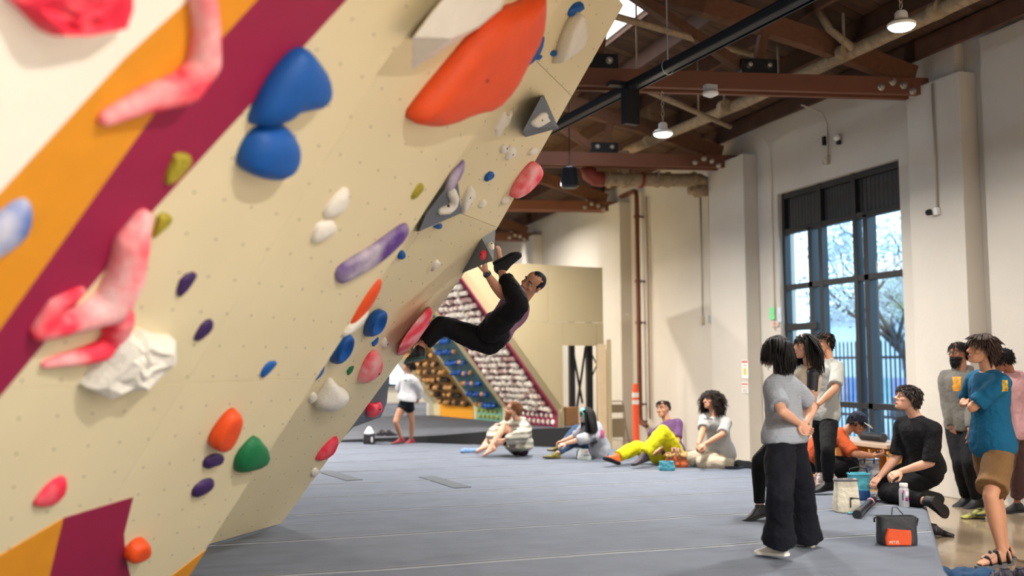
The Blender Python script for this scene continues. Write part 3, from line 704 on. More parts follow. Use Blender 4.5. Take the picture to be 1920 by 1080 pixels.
# thin conduits and boxes on the right wall
def conduit(px, p_top, p_bot, label, X=WX-.02, r=.012, bend=None):
    a = at(px[0], p_top, 0, X); b = at(px[1], p_bot, 0, X); ym = (a.y+b.y)/2
    pts = [(X, ym, a.z), (X, ym, b.z)]
    if bend: pts = [(X-.5, ym-.1, a.z+.22), (X-.1, ym-.02, a.z+.16), (X, ym, a.z)] + pts[1:]
    t = thing('wall_conduit', label, 'conduit', (X, ym, b.z)); MB().tube(pts, r, 7).build('conduit_run', M_cond, t, smooth='all'); return t, Vector((X, ym, b.z))
t, q = conduit((1312, 1318), 366, 600, 'left of two thin conduits with junction boxes on the bare wall'); MB().box(q, (.07, .10, .15)).build('junction_box', M_cond, t, bevel=.006)
t, q = conduit((1329, 1333), 366, 598, 'right of two thin conduits with junction boxes on the bare wall'); MB().box(q, (.07, .12, .14)).build('junction_box', mat('blue_grey_box', (150, 165, 170), .5), t, bevel=.006)
t, q = conduit((1549, 1553), 232, 300, 'bent conduit ending in a small outlet above the window', bend=1); MB().box(q+Vector((-.01, .0, 0)), (.06, .07, .13)).build('outlet_box', M_cond, t, bevel=.006)
MB().tube([q+Vector((-.02, .06+.04*math.cos(a), .06*math.sin(a))) for a in [i*math.pi/6 for i in range(13)]], .007, 5).build('outlet_plug', M_cond, t, smooth='all')
MB().box(at(1546, 264, 0, WX-.03), (.05, .06, .13)).build('dark_box', M_steel, t)
q = at(1569, 258, 0, WX-.06); ab = thing('wall_alarm', 'small white alarm dome on the wall above the window', 'alarm', tuple(q)); MB().ball(q, .05, 12, 8).build('dome', mat('sensor_white', (225, 225, 222), .4), ab, smooth='all'); MB().box(q+Vector((.03, 0, -.07)), (.05, .06, .06)).build('bracket', M_steel, ab)
t, q = conduit((1447, 1451), 280, 620, 'thin pale conduit beside the left edge of the window', r=.008, bend=1)
q = onV(1757, 396, Vector((WX-.28, 10, 0)), Vector((1, 0, 0)))
t = thing('wall_camera', 'black camera on a conduit running down the pilaster right of the window', 'camera', tuple(q))
MB().tube([(q.x, q.y, 5.1), (q.x, q.y, q.z)], .014, 7).build('conduit_run', M_cond, t, smooth='all')
MB().box(q, (.06, .07, .09)).build('junction_box', mat('sensor_white', (225, 225, 222), .4), t, bevel=.008); MB().lathe(q+Vector((-.03, .06, 0)), [(0, 0), (.036, 0), (.04, .02), (.034, .06), (.015, .075), (0, .075)], 14, (-.6, .8, -.15)).build('camera_head', M_steel, t, smooth=True)
# notices
def notice(px, py, wm, hm, X, label, bits, base=(238, 234, 226)):
    c = at(px, py, 0, X); t = thing('wall_notice', label, 'notice', tuple(c))
    MB().box(c, (.006, wm, hm)).build('paper', mat('paper_%d_%d' % (px, py), base, .6), t)
    for (v, hh, ww, col) in bits: MB().box(c+Vector((-.004, 0, v)), (.003, ww, hh)).build('printed_block', mat('print_%s' % '_'.join(map(str, col)), col, .6), t)
notice(1397, 692, .20, .30, WX-.27, 'upper paper notice with a red header on the left pilaster', [(.12, .03, .18, (190, 60, 50)), (.06, .012, .1, (90, 90, 90)), (-.04, .12, .10, (206, 196, 120))])
notice(1397, 727, .20, .18, WX-.27, 'lower paper notice with red and grey lines on the left pilaster', [(.06, .025, .18, (190, 60, 50)), (.01, .012, .16, (200, 90, 80)), (-.03, .012, .14, (120, 120, 120)), (-.06, .012, .15, (120, 120, 120))])
notice(1448, 588, .13, .20, WX-.02, 'green sheet pinned beside the left edge of the window', [(.0, .01, .08, (90, 200, 120))], (112, 226, 148))
notice(1461, 590, .10, .24, WX-.02, 'pale blue sheet pinned next to the green one by the window', [(-.02, .1, .05, (190, 200, 210))], (206, 216, 224))
notice(1453, 607, .22, .09, WX-.02, 'small pinkish sign below the green sheet by the window', [(0, .03, .1, (190, 130, 120))], (214, 190, 176))
# low cubby shelf under window
ca = at(1605, 826, 2, .50); 
cb = thing('cubby_shelf', 'low wooden cubby shelf under the window behind the sitting climbers', 'shelf', (WX-.3, 11.6, 0))
M_cub = mat('cubby_wood', (190, 134, 70), .6, var=.1); M_cubt = mat('cubby_top', (176, 150, 128), .5, var=.05)
yl, yr, xf, zt_ = 12.9, 10.7, 8.42, .56
MB().box(((xf+WX)/2-.02, (yl+yr)/2, zt_), (WX-xf+.0, yl-yr, .05)).build('shelf_top', M_cubt, cb, bevel=.005)
MB().box((WX-.06, (yl+yr)/2, zt_/2), (.03, yl-yr, zt_-.06)).build('back_panel', M_cub, cb)
for i in range(7): MB().box(((xf+WX)/2-.04, yr+.02+(yl-yr-.04)*i/6, zt_/2-.02), (WX-xf-.08, .03, zt_-.07)).build('divider', M_cub, cb)
MB().box(((xf+WX)/2-.04, (yl+yr)/2, .03), (WX-xf-.1, yl-yr-.05, .03)).build('shelf_bottom', M_cub, cb)
bz = at(1637, 826, 2, zt_+.08)
bsp = thing('portable_speaker', 'black cylindrical speaker lying on the cubby shelf under the window', 'speaker', (8.7, bz.y, zt_+.025))
y_ = at(1637, 822, 0, 8.65).y
MB().lathe((8.65, y_-.22, zt_+.085), [(0, 0), (.05, 0), (.056, .02), (.056, .42), (.05, .44), (0, .44)], 18, (0, 1, 0)).build('speaker_body', M_steel, bsp, smooth=True)
for dy in (.0, .44): MB().lathe((8.65, y_-.22+dy, zt_+.085), [(.0, -.008), (.05, -.008), (.06, 0), (.05, .008), (0, .008)], 14, (0, 1, 0)).build('end_cap', mat('rubber_grey', (60, 62, 66), .5), bsp)
# wooden bench end at right margin
q = at(1913, 925, 2, 0); be = thing('wooden_bench', 'wooden bench end at the right margin behind the pink-shirted person', 'bench', (q.x+.3, q.y, 0))
MB().box((q.x+.32, q.y+.1, .52), (.66, .5, .05)).build('seat', M_cub, be, bevel=.005); MB().box((q.x+.03, q.y+.1, .25), (.05, .46, .49)).build('side_panel', M_cub, be); MB().box((q.x+.6, q.y+.1, .25), (.05, .46, .49)).build('side_panel', M_cub, be)
q = at(1873, 905, 0, q.x-.3)
# far-left window on the back wall
w2 = thing('window_2', None, None, (1, 29.9, 1), kind='structure')
fa = at(728, 722, 1, 29.9); fb = at(820, 560, 1, 29.9)
MB().box(((fa.x+fb.x)/2, 29.95, (fa.z+fb.z)/2), (abs(fb.x-fa.x), .04, abs(fb.z-fa.z))).build('pane', mat('far_window_glow', (220, 240, 255), .4, emis=(205, 232, 255), estr=1.6), w2)
for t_ in (0, .33, .66, 1): x = fa.x+(fb.x-fa.x)*t_; MB().box((x, 29.9, (fa.z+fb.z)/2), (.07, .08, abs(fb.z-fa.z))).build('mullion', M_frame, w2)
for t_ in (0, .33, .66, 1): z = fa.z+(fb.z-fa.z)*t_; MB().box(((fa.x+fb.x)/2, 29.9, z), (abs(fb.x-fa.x)+.07, .08, .08)).build('window_frame', M_frame, w2)
# ================= CLIMBING HOLDS =================
def chalkmat(name, c, amt=.5, scale=6, rough=.65):
    m = mat(name, c, rough, var=.08, scale=9, bump=.35, bscale=70, spec=.35); n = m.node_tree.nodes; l = m.node_tree.links; b = n['Principled BSDF']
    src = b.inputs['Base Color'].links[0].from_socket
    t = n.new('ShaderNodeTexNoise'); t.inputs['Scale'].default_value = scale; t.inputs['Detail'].default_value = 3; t.inputs['Distortion'].default_value = .2
    l.new(n['Texture Coordinate'].outputs['Object'], t.inputs[0])
    r = n.new('ShaderNodeMapRange'); l.new(t.outputs[0], r.inputs[0]); r.inputs[1].default_value = .56-.25*amt; r.inputs[2].default_value = .98-.25*amt; r.inputs[4].default_value = .85*min(1, amt*1.6)
    mx = n.new('ShaderNodeMix'); mx.data_type = 'RGBA'; l.new(r.outputs[0], mx.inputs[0]); l.new(src, mx.inputs[6]); mx.inputs[7].default_value = (.86, .80, .76, 1)
    l.new(mx.outputs[2], b.inputs['Base Color']); return m
H_pink = chalkmat('hold_coral', (240, 44, 72), .25); H_pinkc = chalkmat('hold_coral_chalked', (244, 56, 80), .62, 5)
H_blue = mat('hold_blue', (6, 84, 164), .5, var=.08, bump=.25, bscale=70); H_bluec = chalkmat('hold_blue_chalked', (24, 96, 180), .8, 5)
H_org = mat('hold_orange', (228, 78, 24), .5, var=.06, bump=.25, bscale=70); H_white = mat('hold_white', (232, 226, 214), .6, var=.05, bump=.4, bscale=50)
H_pur = chalkmat('hold_purple', (84, 44, 118), .12); H_purc = chalkmat('hold_purple_chalked', (96, 60, 140), .7, 4); H_purd = mat('hold_dark_purple', (56, 30, 84), .55, var=.06)
H_grn = mat('hold_green', (18, 110, 62), .55, var=.06, bump=.3); H_oliv = mat('hold_olive', (160, 146, 36), .55, var=.12, bump=.5)
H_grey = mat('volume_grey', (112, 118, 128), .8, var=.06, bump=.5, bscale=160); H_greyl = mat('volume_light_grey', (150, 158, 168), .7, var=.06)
H_hole = mat('bolt_hole', (20, 18, 18), .6)
def chaikin(P, k=2):
    P = [tuple(p) for p in P]
    for it in range(k):
        Q = []; n = len(P); sharp = set()
        for i in range(n):
            a, b, c = (Vector(P[j]) for j in (i-1, i, (i+1) % n))
            if (a-b).length and (c-b).length and (a-b).angle(c-b) < 1.25: sharp.add(i)
        for i in range(n):
            a, b = P[i], P[(i+1) % n]
            if i in sharp: Q.append(a)
            if i in sharp or (i+1) % n in sharp:
                if i not in sharp: Q.append((a[0]*.75+b[0]*.25, a[1]*.75+b[1]*.25))
                Q.append((a[0]*.4+b[0]*.6, a[1]*.4+b[1]*.6) if i in sharp else (a[0]*.3+b[0]*.7, a[1]*.3+b[1]*.7)); continue
            Q += [(a[0]*.75+b[0]*.25, a[1]*.75+b[1]*.25), (a[0]*.25+b[0]*.75, a[1]*.25+b[1]*.75)]
        P = Q
    return P
PROF = {'dome': [(1.0, 0), (.995, .18), (.96, .4), (.88, .62), (.74, .8), (.55, .92), (.3, .985), (.1, 1)],
        'edge': [(1.0, 0), (1.0, .35), (.97, .6), (.9, .82), (.78, .95), (.55, 1.0), (.3, 1.0), (.1, .99)],
        'dish': [(1.0, 0), (.99, .3), (.94, .65), (.84, .9), (.72, 1.0), (.58, .93), (.4, .72), (.15, .62)],
        'crag': [(1.0, 0), (.98, .4), (.9, .7), (.7, .95), (.5, .9), (.25, 1.0), (.1, .97)]}
def holdmesh(pl, pts, h, prof='dome', sm=2, peak=None, lift=.0, rough=0, seed=1, base=0):
    P = [pl.uv(x, y, base+h*.5) for x, y in pts]; P = chaikin(P, sm) if sm else P
    c = (sum(p[0] for p in P)/len(P), sum(p[1] for p in P)/len(P))
    pk = pl.uv(*peak, base+h*.9) if peak else c
    rnd = random.Random(seed); rings = []
    for s, z in PROF[prof]:
        ox = c[0]+(pk[0]-c[0])*z; oy = c[1]+(pk[1]-c[1])*z
        rings.append([pl.P(ox+(u-c[0])*s, oy+(v-c[1])*s, base-.004+(h+.004)*z + (rnd.uniform(-1, 1)*rough*h*min(1, z*2) if rough else 0)) for u, v in P])
    return MB().loft(rings), c, pk
def boltat(pl, px, h, parent, base=0, r=.009):
    u, v = pl.uv(*px, base+h); MB().lathe(pl.P(u, v, base+h-.012), [(0, 0), (r, 0), (r, .0135), (0, .0135)], 10, pl.N).build('bolt_hole', H_hole, parent)
def which(pts):
    y = sum(p[1] for p in pts)/len(pts); x = sum(p[0] for p in pts)/len(pts)
    return PLC if PLB.uv(x, y)[1] > VC-.02 else PLB
def hold(label, bay, pts, h, m, prof='dome', sm=2, peak=None, bolt=None, rough=0, group=None, base=0, pl=None, bh=None):
    pl = pl or (PLA if bay == 'A' else which(pts)); h = h*.62 if h < .085 else h*.85; sm = min(sm, 1); bh = bh*.85 if bh else None
    mb, c, pk = holdmesh(pl, pts, h, prof, sm, peak, rough=rough, seed=len(label), base=base)
    t = thing('climbing_hold', label, 'climbing hold', tuple(pl.P(c[0], c[1], base)), group)
    mb.build('hold_body', m, t, smooth=('all' if not rough else False))
    for bb in (bolt or []): boltat(pl, bb, (bh if bh else h*.97), t, base)
    return t
def vox(mb, name, m, parent, voxel, smooth=3, fac=.5, disp=0, dscale=.05, post=None):
    me0 = mb.mesh('raw', m, False, wloc(parent)); o = bpy.data.objects.new(name, me0); COL.objects.link(o)
    r = o.modifiers.new('r', 'REMESH'); r.mode = 'VOXEL'; r.voxel_size = voxel; r.use_smooth_shade = True
    if smooth: s = o.modifiers.new('s', 'SMOOTH'); s.factor = fac; s.iterations = smooth
    if disp:
        tx = bpy.data.textures.new(name, 'CLOUDS'); tx.noise_scale = dscale; tx.noise_depth = 2
        d = o.modifiers.new('d', 'DISPLACE'); d.texture = tx; d.strength = disp; d.mid_level = .5
    dg = bpy.context.evaluated_depsgraph_get(); me = bpy.data.meshes.new_from_object(o.evaluated_get(dg)); me.name = name
    o.modifiers.clear(); o.data = me; bpy.data.meshes.remove(me0)
    me.materials.clear()
    for q in (m if isinstance(m, list) else [m]): me.materials.append(q)
    if post: post(me, wloc(parent))
    me.polygons.foreach_set('use_smooth', [True]*len(me.polygons)); o.parent = parent
    return o
def sausage(pl, path, r, hz=.6, base=0):      # px path lying on the wall
    return [pl.P(*pl.uv(x, y, base+q*.5), base+q*hz*.6) for (x, y), q in zip(path, r)], r
def blobhold(label, bay, paths, m, voxel=.012, bolt=None, sm=4, base=0, pl=None, disp=0):
    pl = pl or (PLA if bay == 'A' else which(paths[0][0])); mb = MB()
    for path, r in paths:
        P, R = sausage(pl, path, r, base=base)
        for i in range(len(P)-1): mb.tube([P[i], P[i+1]], [R[i], R[i+1]], 12)
        for p, q in zip(P, R): mb.ball(p, q*1.0, 12, 8)
    x, y = paths[0][0][0]
    t = thing('climbing_hold', label, 'climbing hold', tuple(pl.P(*pl.uv(x, y), base)))
    vox(mb, 'hold_body', m, t, voxel, sm, disp=disp)
    for bb in (bolt or []): boltat(pl, bb, max(paths[0][1])*1.3, t, base)
    return t
# ---- near bay
hold('crumpled coral hold cut off by the top left corner of the picture', 'A', [(20, 0), (60, -40), (250, -40), (250, 10), (246, 54), (150, 68), (85, 66), (50, 30)], .11, H_pink, 'crag', 0, rough=.16)
blobhold('coral boomerang hold with white chalked bend on the orange stripe', 'A', [([(378, -40), (388, 45), (385, 120), (350, 165), (270, 190), (200, 222)], [.05, .055, .068, .07, .052, .034])], H_pinkc, .012)
hold('large blue teardrop hold, upper one of the touching blue pair', 'A', [(580, 96), (600, 118), (622, 150), (628, 190), (612, 212), (585, 218), (548, 226), (532, 246), (492, 249), (478, 240), (490, 205), (520, 150), (556, 108)], .13, H_blue, 'dome', 1, peak=(575, 180), bolt=[(561, 188)], bh=.118)
hold('round blue hold touching the blue teardrop from below', 'A', [(495, 248), (540, 238), (564, 262), (569, 295), (558, 325), (530, 341), (500, 341), (470, 331), (456, 316), (466, 285), (480, 262)], .13, H_blue, 'dome', 1)
hold('huge orange blade-shaped volume high on the wall', 'A', [(1027, -4), (1019, 60), (990, 112), (962, 168), (925, 208), (880, 216), (830, 239), (792, 239), (772, 228), (800, 188), (850, 128), (900, 68), (945, 25), (990, 12), (1020, -14)], .15, H_org, 'edge', 1, bolt=[(914, 152)], bh=.15)
hold('white pointed hold, upper of a small white pair left of the purple bar', 'A', [(655, 348), (658, 380), (640, 405), (604, 413), (625, 375)], .06, H_white, 'dome', 1)
hold('white stub hold, lower of a small white pair left of the purple bar', 'A', [(600, 420), (626, 412), (636, 430), (618, 446), (584, 461), (592, 436)], .06, H_white, 'dome', 1)
hold('long purple bar hold with a chalk streak in the middle of the wall', 'A', [(768, 422), (768, 440), (735, 474), (692, 506), (652, 528), (636, 535), (631, 512), (650, 493), (700, 464), (740, 434), (760, 421)], .07, H_purc, 'edge', 1)
hold('olive chip hold screwed on the magenta stripe', 'A', [(330, 287), (360, 290), (361, 306), (337, 335), (310, 352), (312, 333), (322, 308)], .05, H_oliv, 'crag', 1, rough=.1)
hold('small olive chip hold just below the magenta stripe', 'A', [(300, 400), (326, 404), (318, 421), (300, 436), (288, 447), (292, 424)], .04, H_oliv, 'crag', 1, rough=.1)
hold('tiny olive chip hold right of the white pair', 'A', [(790, 343), (798, 349), (791, 361), (776, 377), (772, 370), (783, 352)], .035, H_oliv, 'dome', 1)
hold('dark purple sliver hold, upper of two at mid-height left', 'A', [(373, 509), (361, 531), (338, 559), (331, 552), (342, 519)], .035, H_purd, 'edge', 1)
hold('dark purple sliver hold, lower of two at mid-height left', 'A', [(401, 598), (399, 619), (371, 641), (363, 638), (383, 604)], .035, H_purd, 'edge', 1)
hold('small blue wedge hold above the green hold', 'A', [(522, 677), (513, 689), (493, 710), (488, 704), (502, 680)], .03, H_blue, 'edge', 1)
blobhold('large coral looping hold with a chalky hollow at the left edge', 'A', [([(268, 412), (250, 455), (238, 520), (212, 575)], [.045, .075, .085, .085]), ([(212, 575), (150, 600), (80, 622)], [.085, .06, .045]), ([(150, 548), (105, 575), (78, 620)], [.028, .04, .045]), ([(225, 600), (215, 650), (160, 668), (85, 683)], [.07, .055, .045, .022])], H_pinkc, .013)
hold('craggy white hold under the coral looping hold', 'A', [(225, 610), (262, 640), (272, 626), (300, 638), (332, 640), (337, 672), (318, 692), (272, 737), (236, 736), (195, 747), (163, 732), (190, 690), (210, 650)], .13, H_white, 'crag', 0, rough=.14)
hold('blue hold with chalk-white face cut by the left picture edge', 'A', [(-60, 455), (0, 406), (40, 377), (62, 378), (67, 410), (52, 450), (10, 482), (-60, 520)], .08, H_bluec, 'dome', 1)
hold('orange-red pill hold above two dark purple jugs', 'A', [(450, 772), (455, 788), (432, 840), (414, 849), (397, 840), (400, 822), (420, 792), (438, 773)], .09, H_org, 'edge', 1)
hold('dark purple jug hold, upper of two under the orange pill', 'A', [(384, 882), (384, 864), (405, 852), (424, 856), (419, 870), (397, 876)], .06, H_purd, 'dome', 1)
hold('dark purple jug hold, lower of two under the orange pill', 'A', [(362, 937), (364, 918), (385, 901), (403, 899), (404, 913), (385, 927)], .06, H_purd, 'dome', 1)
hold('dark green rounded triangular hold low on the wall', 'A', [(487, 820), (512, 852), (502, 877), (448, 891), (444, 880), (450, 858), (470, 833)], .09, H_grn, 'dome', 1)
hold('small coral half-moon hold near the lower left corner', 'A', [(126, 891), (130, 920), (106, 949), (67, 955), (66, 943), (95, 908)], .06, H_pink, 'dome', 1)
hold('orange cylinder-like hold beside the lower magenta patch', 'A', [(240, 1038), (258, 1018), (279, 1013), (282, 1036), (262, 1050), (236, 1055)], .09, H_org, 'edge', 1)
hold('thin orange-red fin hold on the step of the wall', 'A', [(719, 522), (716, 542), (692, 582), (665, 612), (656, 614), (680, 570), (708, 530)], .05, H_org, 'dome', 1)
hold('white fin hold tucked right under the orange-red fin', 'A', [(695, 574), (688, 600), (660, 625), (643, 634), (657, 613), (680, 588)], .06, H_white, 'dome', 1)
hold('purple sliver hold peeking over the step beside the grey triangle volume', 'A', [(872, 302), (868, 325), (842, 362), (838, 352), (850, 325)], .05, H_purc, 'edge', 1)
# ---- far bay
hold('blue hold at the very top of the far bay', 'B', [(1095, 5), (1097, 15), (1085, 25), (1069, 34), (1068, 25), (1077, 11), (1087, 5)], .07, H_blue)
hold('tall white flake hold under the topmost blue hold', 'B', [(1090, 22), (1098, 60), (1096, 82), (1085, 101), (1050, 123), (1046, 126), (1060, 80), (1075, 45)], .14, H_white, 'edge', 1, peak=(1084, 75))
hold('small blue egg hold left of the tall white flake', 'B', [(1043, 95), (1045, 102), (1038, 108), (1033, 103), (1037, 96)], .04, H_blue)
hold('blue flake hold behind the orange blade volume', 'B', [(1024, 62), (1019, 92), (1000, 120), (985, 128), (1000, 85)], .05, H_blue, 'dome', 1)
hold('tiny blue hold below the blue flake behind the orange blade', 'B', [(1010, 102), (1018, 105), (1011, 114), (1002, 112)], .04, H_blue, 'dome', 1)
def volume(label, pl, top, base, h, m, nm='wall_volume', ct='volume', sm=False):
    tp = [pl.P(*pl.uv(x, y, h), h) for x, y in top]; bs = [pl.P(*pl.uv(x, y, 0), -.01) for x, y in base]
    t = thing(nm, label, ct, tuple(bs[0])); MB().loft([bs, tp]).build('volume_body' if ct == 'volume' else 'hold_body', m, t, smooth=sm, bevel=.004 if not sm else .012); return t
volume('big white wedge-shaped hold above the orange blade volume', PLA, [(776, 70), (812, 22), (870, -45), (962, -45), (934, 18), (892, 52), (846, 72)], [(774, 74), (812, 20), (870, -50), (970, -50), (944, 20), (900, 56), (770, 137)], .16, H_white, 'climbing_hold', 'climbing hold')
volume('grey triangular pyramid volume with a white hold on it, upper right', PLC, [(1015, 181), (1041, 237), (980, 246)], [(1022, 179), (1050, 242), (988, 259)], .15, H_grey)
hold('white two-lobed hold on the upper grey pyramid volume', 'B', [(1022, 211), (1029, 213), (1029, 221), (1034, 227), (1013, 241), (1001, 239), (998, 232), (1010, 219)], .05, H_white, 'dome', 1, bolt=[(1017, 226)], base=.15, pl=PLC)
hold('white claw-shaped hold left of the upper grey pyramid volume', 'B', [(948, 208), (953, 216), (963, 209), (959, 223), (951, 236), (942, 244), (934, 259), (931, 243), (938, 225), (944, 214)], .06, H_white, 'dome', 0, rough=.05)
hold('small white hold, left of the touching pair under the claw hold', 'B', [(945, 271), (954, 274), (955, 282), (947, 287), (940, 289), (941, 278)], .05, H_white, bolt=[(951, 279)])
hold('white drop hold, right of the touching pair under the claw hold', 'B', [(963, 272), (970, 280), (969, 292), (958, 299), (950, 303), (952, 288), (957, 276)], .06, H_white, bolt=[(962, 290)])
hold('small white hold near the wall edge above the coral blade', 'B', [(1004, 276), (1011, 280), (1007, 287), (997, 290), (992, 292), (996, 282)], .05, H_white)
hold('coral blade hold on the wall edge in front of the roof', 'B', [(1007, 305), (1015, 311), (1017, 325), (1002, 346), (981, 366), (961, 375), (965, 358), (980, 333), (995, 314)], .10, H_pinkc, 'edge', 1)
hold('blue nub hold in the middle of the upper far bay', 'B', [(921, 322), (927, 324), (925, 332), (914, 339), (910, 341), (912, 330)], .05, H_blue, 'edge', 1)
volume('grey triangular volume carrying a white C-shaped hold', PLB, [(857, 326), (864, 400), (786, 434), (800, 400)], [(858, 318), (867, 398), (784, 436), (796, 398)], .10, H_grey)
blobhold('white C-shaped hold on the grey triangular volume', 'B', [([(848, 362), (853, 374), (850, 386), (841, 393), (828, 396)], [.036, .036, .036, .038, .03])], H_white, .008, bolt=[(842, 387)], base=.10, pl=PLB)
hold('blue hold wedged under the grey triangular volume', 'B', [(814, 427), (830, 419), (829, 426), (820, 430)], .05, H_blue, 'dome', 1)
hold('slim white flake hold right of the grey triangular volume', 'B', [(884, 347), (891, 358), (890, 371), (882, 379), (874, 391), (867, 402), (870, 380), (877, 360)], .06, H_white, 'edge', 1, bolt=[(882, 371)])
hold('small white screw-on right of the slim white flake', 'B', [(910, 373), (914, 380), (908, 387), (898, 392), (902, 381)], .05, H_white)
hold('small white screw-on just left of the coral blade on the edge', 'B', [(953, 367), (957, 374), (950, 380), (941, 386), (945, 374)], .05, H_white)
hold('small blue drop hold left of the climber, mid-wall', 'B', [(758, 470), (762, 478), (758, 485), (750, 488), (747, 484), (751, 474)], .05, H_blue)
hold('small white hold left of the climber, below the grey triangle', 'B', [(822, 487), (827, 494), (820, 500), (810, 510), (814, 495)], .04, H_white)
# volume at the wall edge, held by the climber
pl = PLB
V1 = pl.P(*pl.uv(904, 446)); V2 = pl.P(*pl.uv(931, 429)); V3 = pl.P(*pl.uv(865, 515)); u_, v_ = pl.uv(925, 488, .24); V4 = pl.P(u_, v_, .24)
V2[:] = tuple(V2); t = thing('wall_volume', 'grey two-faced volume on the wall edge gripped by the climber', 'volume', tuple(V1))
V2b = pl.P(-.01, pl.uv(905, 470)[1]-.12, -.01)
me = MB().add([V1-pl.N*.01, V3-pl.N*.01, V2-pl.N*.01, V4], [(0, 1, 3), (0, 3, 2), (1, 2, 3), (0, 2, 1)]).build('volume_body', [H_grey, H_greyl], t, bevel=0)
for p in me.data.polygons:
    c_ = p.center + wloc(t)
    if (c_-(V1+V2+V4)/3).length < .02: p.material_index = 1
fn = (V3-V1).cross(V4-V1).normalized(); fn = fn if fn.dot(CAM-V1) > 0 else -fn
def onface(px, py, O, N): r = ray(px, py); return CAM + r*((O-CAM).dot(N)/r.dot(N))
GRIP = onface(908, 479, V1, fn)
t = thing('climbing_hold', 'coral egg hold on the grey edge volume, held by the climber', 'climbing hold', tuple(GRIP)); q = fn.to_track_quat('Z', 'Y').to_matrix()
MB().ball(GRIP, (.036, .044, .035), 14, 9, q).build('hold_body', H_pink, t, smooth='all'); MB().lathe(GRIP+fn*.03, [(0, 0), (.006, 0), (.006, .007), (0, .007)], 8, fn).build('bolt_hole', H_hole, t)
fn2 = (V2-V1).cross(V4-V1).normalized(); fn2 = fn2 if fn2.dot(CAM-V1) > 0 else -fn2
W_ = onface(921, 462, V1, fn2); t = thing('climbing_hold', 'white oval hold on the light face of the grey edge volume', 'climbing hold', tuple(W_)); q = fn2.to_track_quat('Z', 'Y').to_matrix()
MB().ball(W_, (.026, .048, .03), 14, 9, q).build('hold_body', H_white, t, smooth='all'); MB().lathe(W_+fn2*.026, [(0, 0), (.006, 0), (.006, .007), (0, .007)], 8, fn2).build('bolt_hole', H_hole, t)
for px, py in ((886, 497), (905, 458), (899, 470), (890, 480)): c_ = onface(px, py, V1, fn); MB().lathe(c_-fn*.003, [(0, 0), (.006, 0), (.006, .004), (0, .004)], 8, fn).build('bolt_hole', H_hole, me.parent)
hold('blue oval pocket hold, right of the two near the coral foothold', 'B', [(722, 584), (725, 600), (715, 626), (700, 638), (688, 637), (690, 615), (705, 591)], .10, H_blue, 'dish', 1, peak=(712, 608))
hold('blue oval pocket hold, left of the two near the coral foothold', 'B', [(659, 629), (663, 641), (655, 666), (640, 684), (627, 689), (625, 672), (635, 647), (650, 631)], .10, H_blue, 'dish', 1, peak=(650, 656))
hold('blue hold half hidden behind the step left of the pocket holds', 'B', [(612, 681), (607, 700), (590, 716), (575, 722), (590, 695)], .05, H_blue)
hold('tiny blue triangle hold under the right blue pocket hold', 'B', [(710, 633), (708, 642), (700, 650), (698, 644)], .03, H_blue, 'edge', 0)
hold('small white knob right of the tiny blue triangle', 'B', [(724, 634), (732, 645), (726, 651), (715, 652), (719, 641)], .05, H_white, bolt=[(727, 646)])
volume('large coral scoop hold the climber is standing on', PLB, [(807, 575), (811, 588), (803, 611), (787, 633), (770, 647), (748, 650), (762, 626), (784, 598)], [(806, 576), (812, 592), (801, 617), (785, 641), (758, 667), (746, 670), (747, 652), (782, 600)], .15, H_pinkc, 'climbing_hold', 'climbing hold', True)
hold('coral teardrop hold with chalk left of the sweatshirt woman', 'B', [(712, 660), (719, 675), (717, 695), (705, 709), (686, 720), (675, 721), (680, 704), (690, 680), (702, 664)], .10, H_pinkc, 'dome', 1, bolt=[(711, 701)])
hold('tiny dark green triangle hold left of the coral teardrop', 'B', [(664, 687), (660, 697), (653, 704), (651, 697), (656, 689)], .025, H_grn, 'edge', 0)
hold('large white rounded hold low on the far bay', 'B', [(632, 716), (641, 730), (657, 737), (660, 748), (649, 764), (628, 776), (606, 774), (596, 768), (600, 754), (615, 732), (624, 720)], .14, H_white, 'dome', 1, peak=(632, 752))
hold('small white knob left of the large white rounded hold', 'B', [(592, 736), (598, 745), (592, 752), (583, 758), (580, 753), (585, 741)], .05, H_white)
# grey volume beyond the lower edge
P_ = [PLB.uv(x, y, -.05) for x, y in ((729, 706), (724, 754), (713, 781), (661, 800), (640, 822))]
t = thing('wall_volume', 'grey volume sticking out past the lower wall edge', 'volume', tuple(PLB.P(.05, 1.2)))
P_ = [(max(u, .003), v) for u, v in P_] + [(.003, PLB.uv(729, 706, -.05)[1])]
MB().prism([PLB.P(u, v, -.24) for u, v in P_], PLB.N*.20).build('volume_body', H_grey, t, bevel=.005)
hold('coral heart-shaped hold on the lower grey volume', 'B', [(693, 756), (705, 760), (717, 755), (719, 768), (708, 781), (691, 786), (688, 770)], .08, H_pink, 'dome', 1, bolt=[(713, 768)], base=-.04, pl=PLB, bh=.06)
hold('coral half-moon hold on the lower wall edge', 'B', [(634, 818), (637, 830), (629, 849), (611, 863), (594, 867), (596, 858), (612, 837)], .08, H_pink, 'dome', 1)
hold('tiny white knob at the bottom of the wall edge above the mat', 'B', [(594, 877), (601, 884), (592, 893), (584, 895), (586, 885)], .05, H_white)
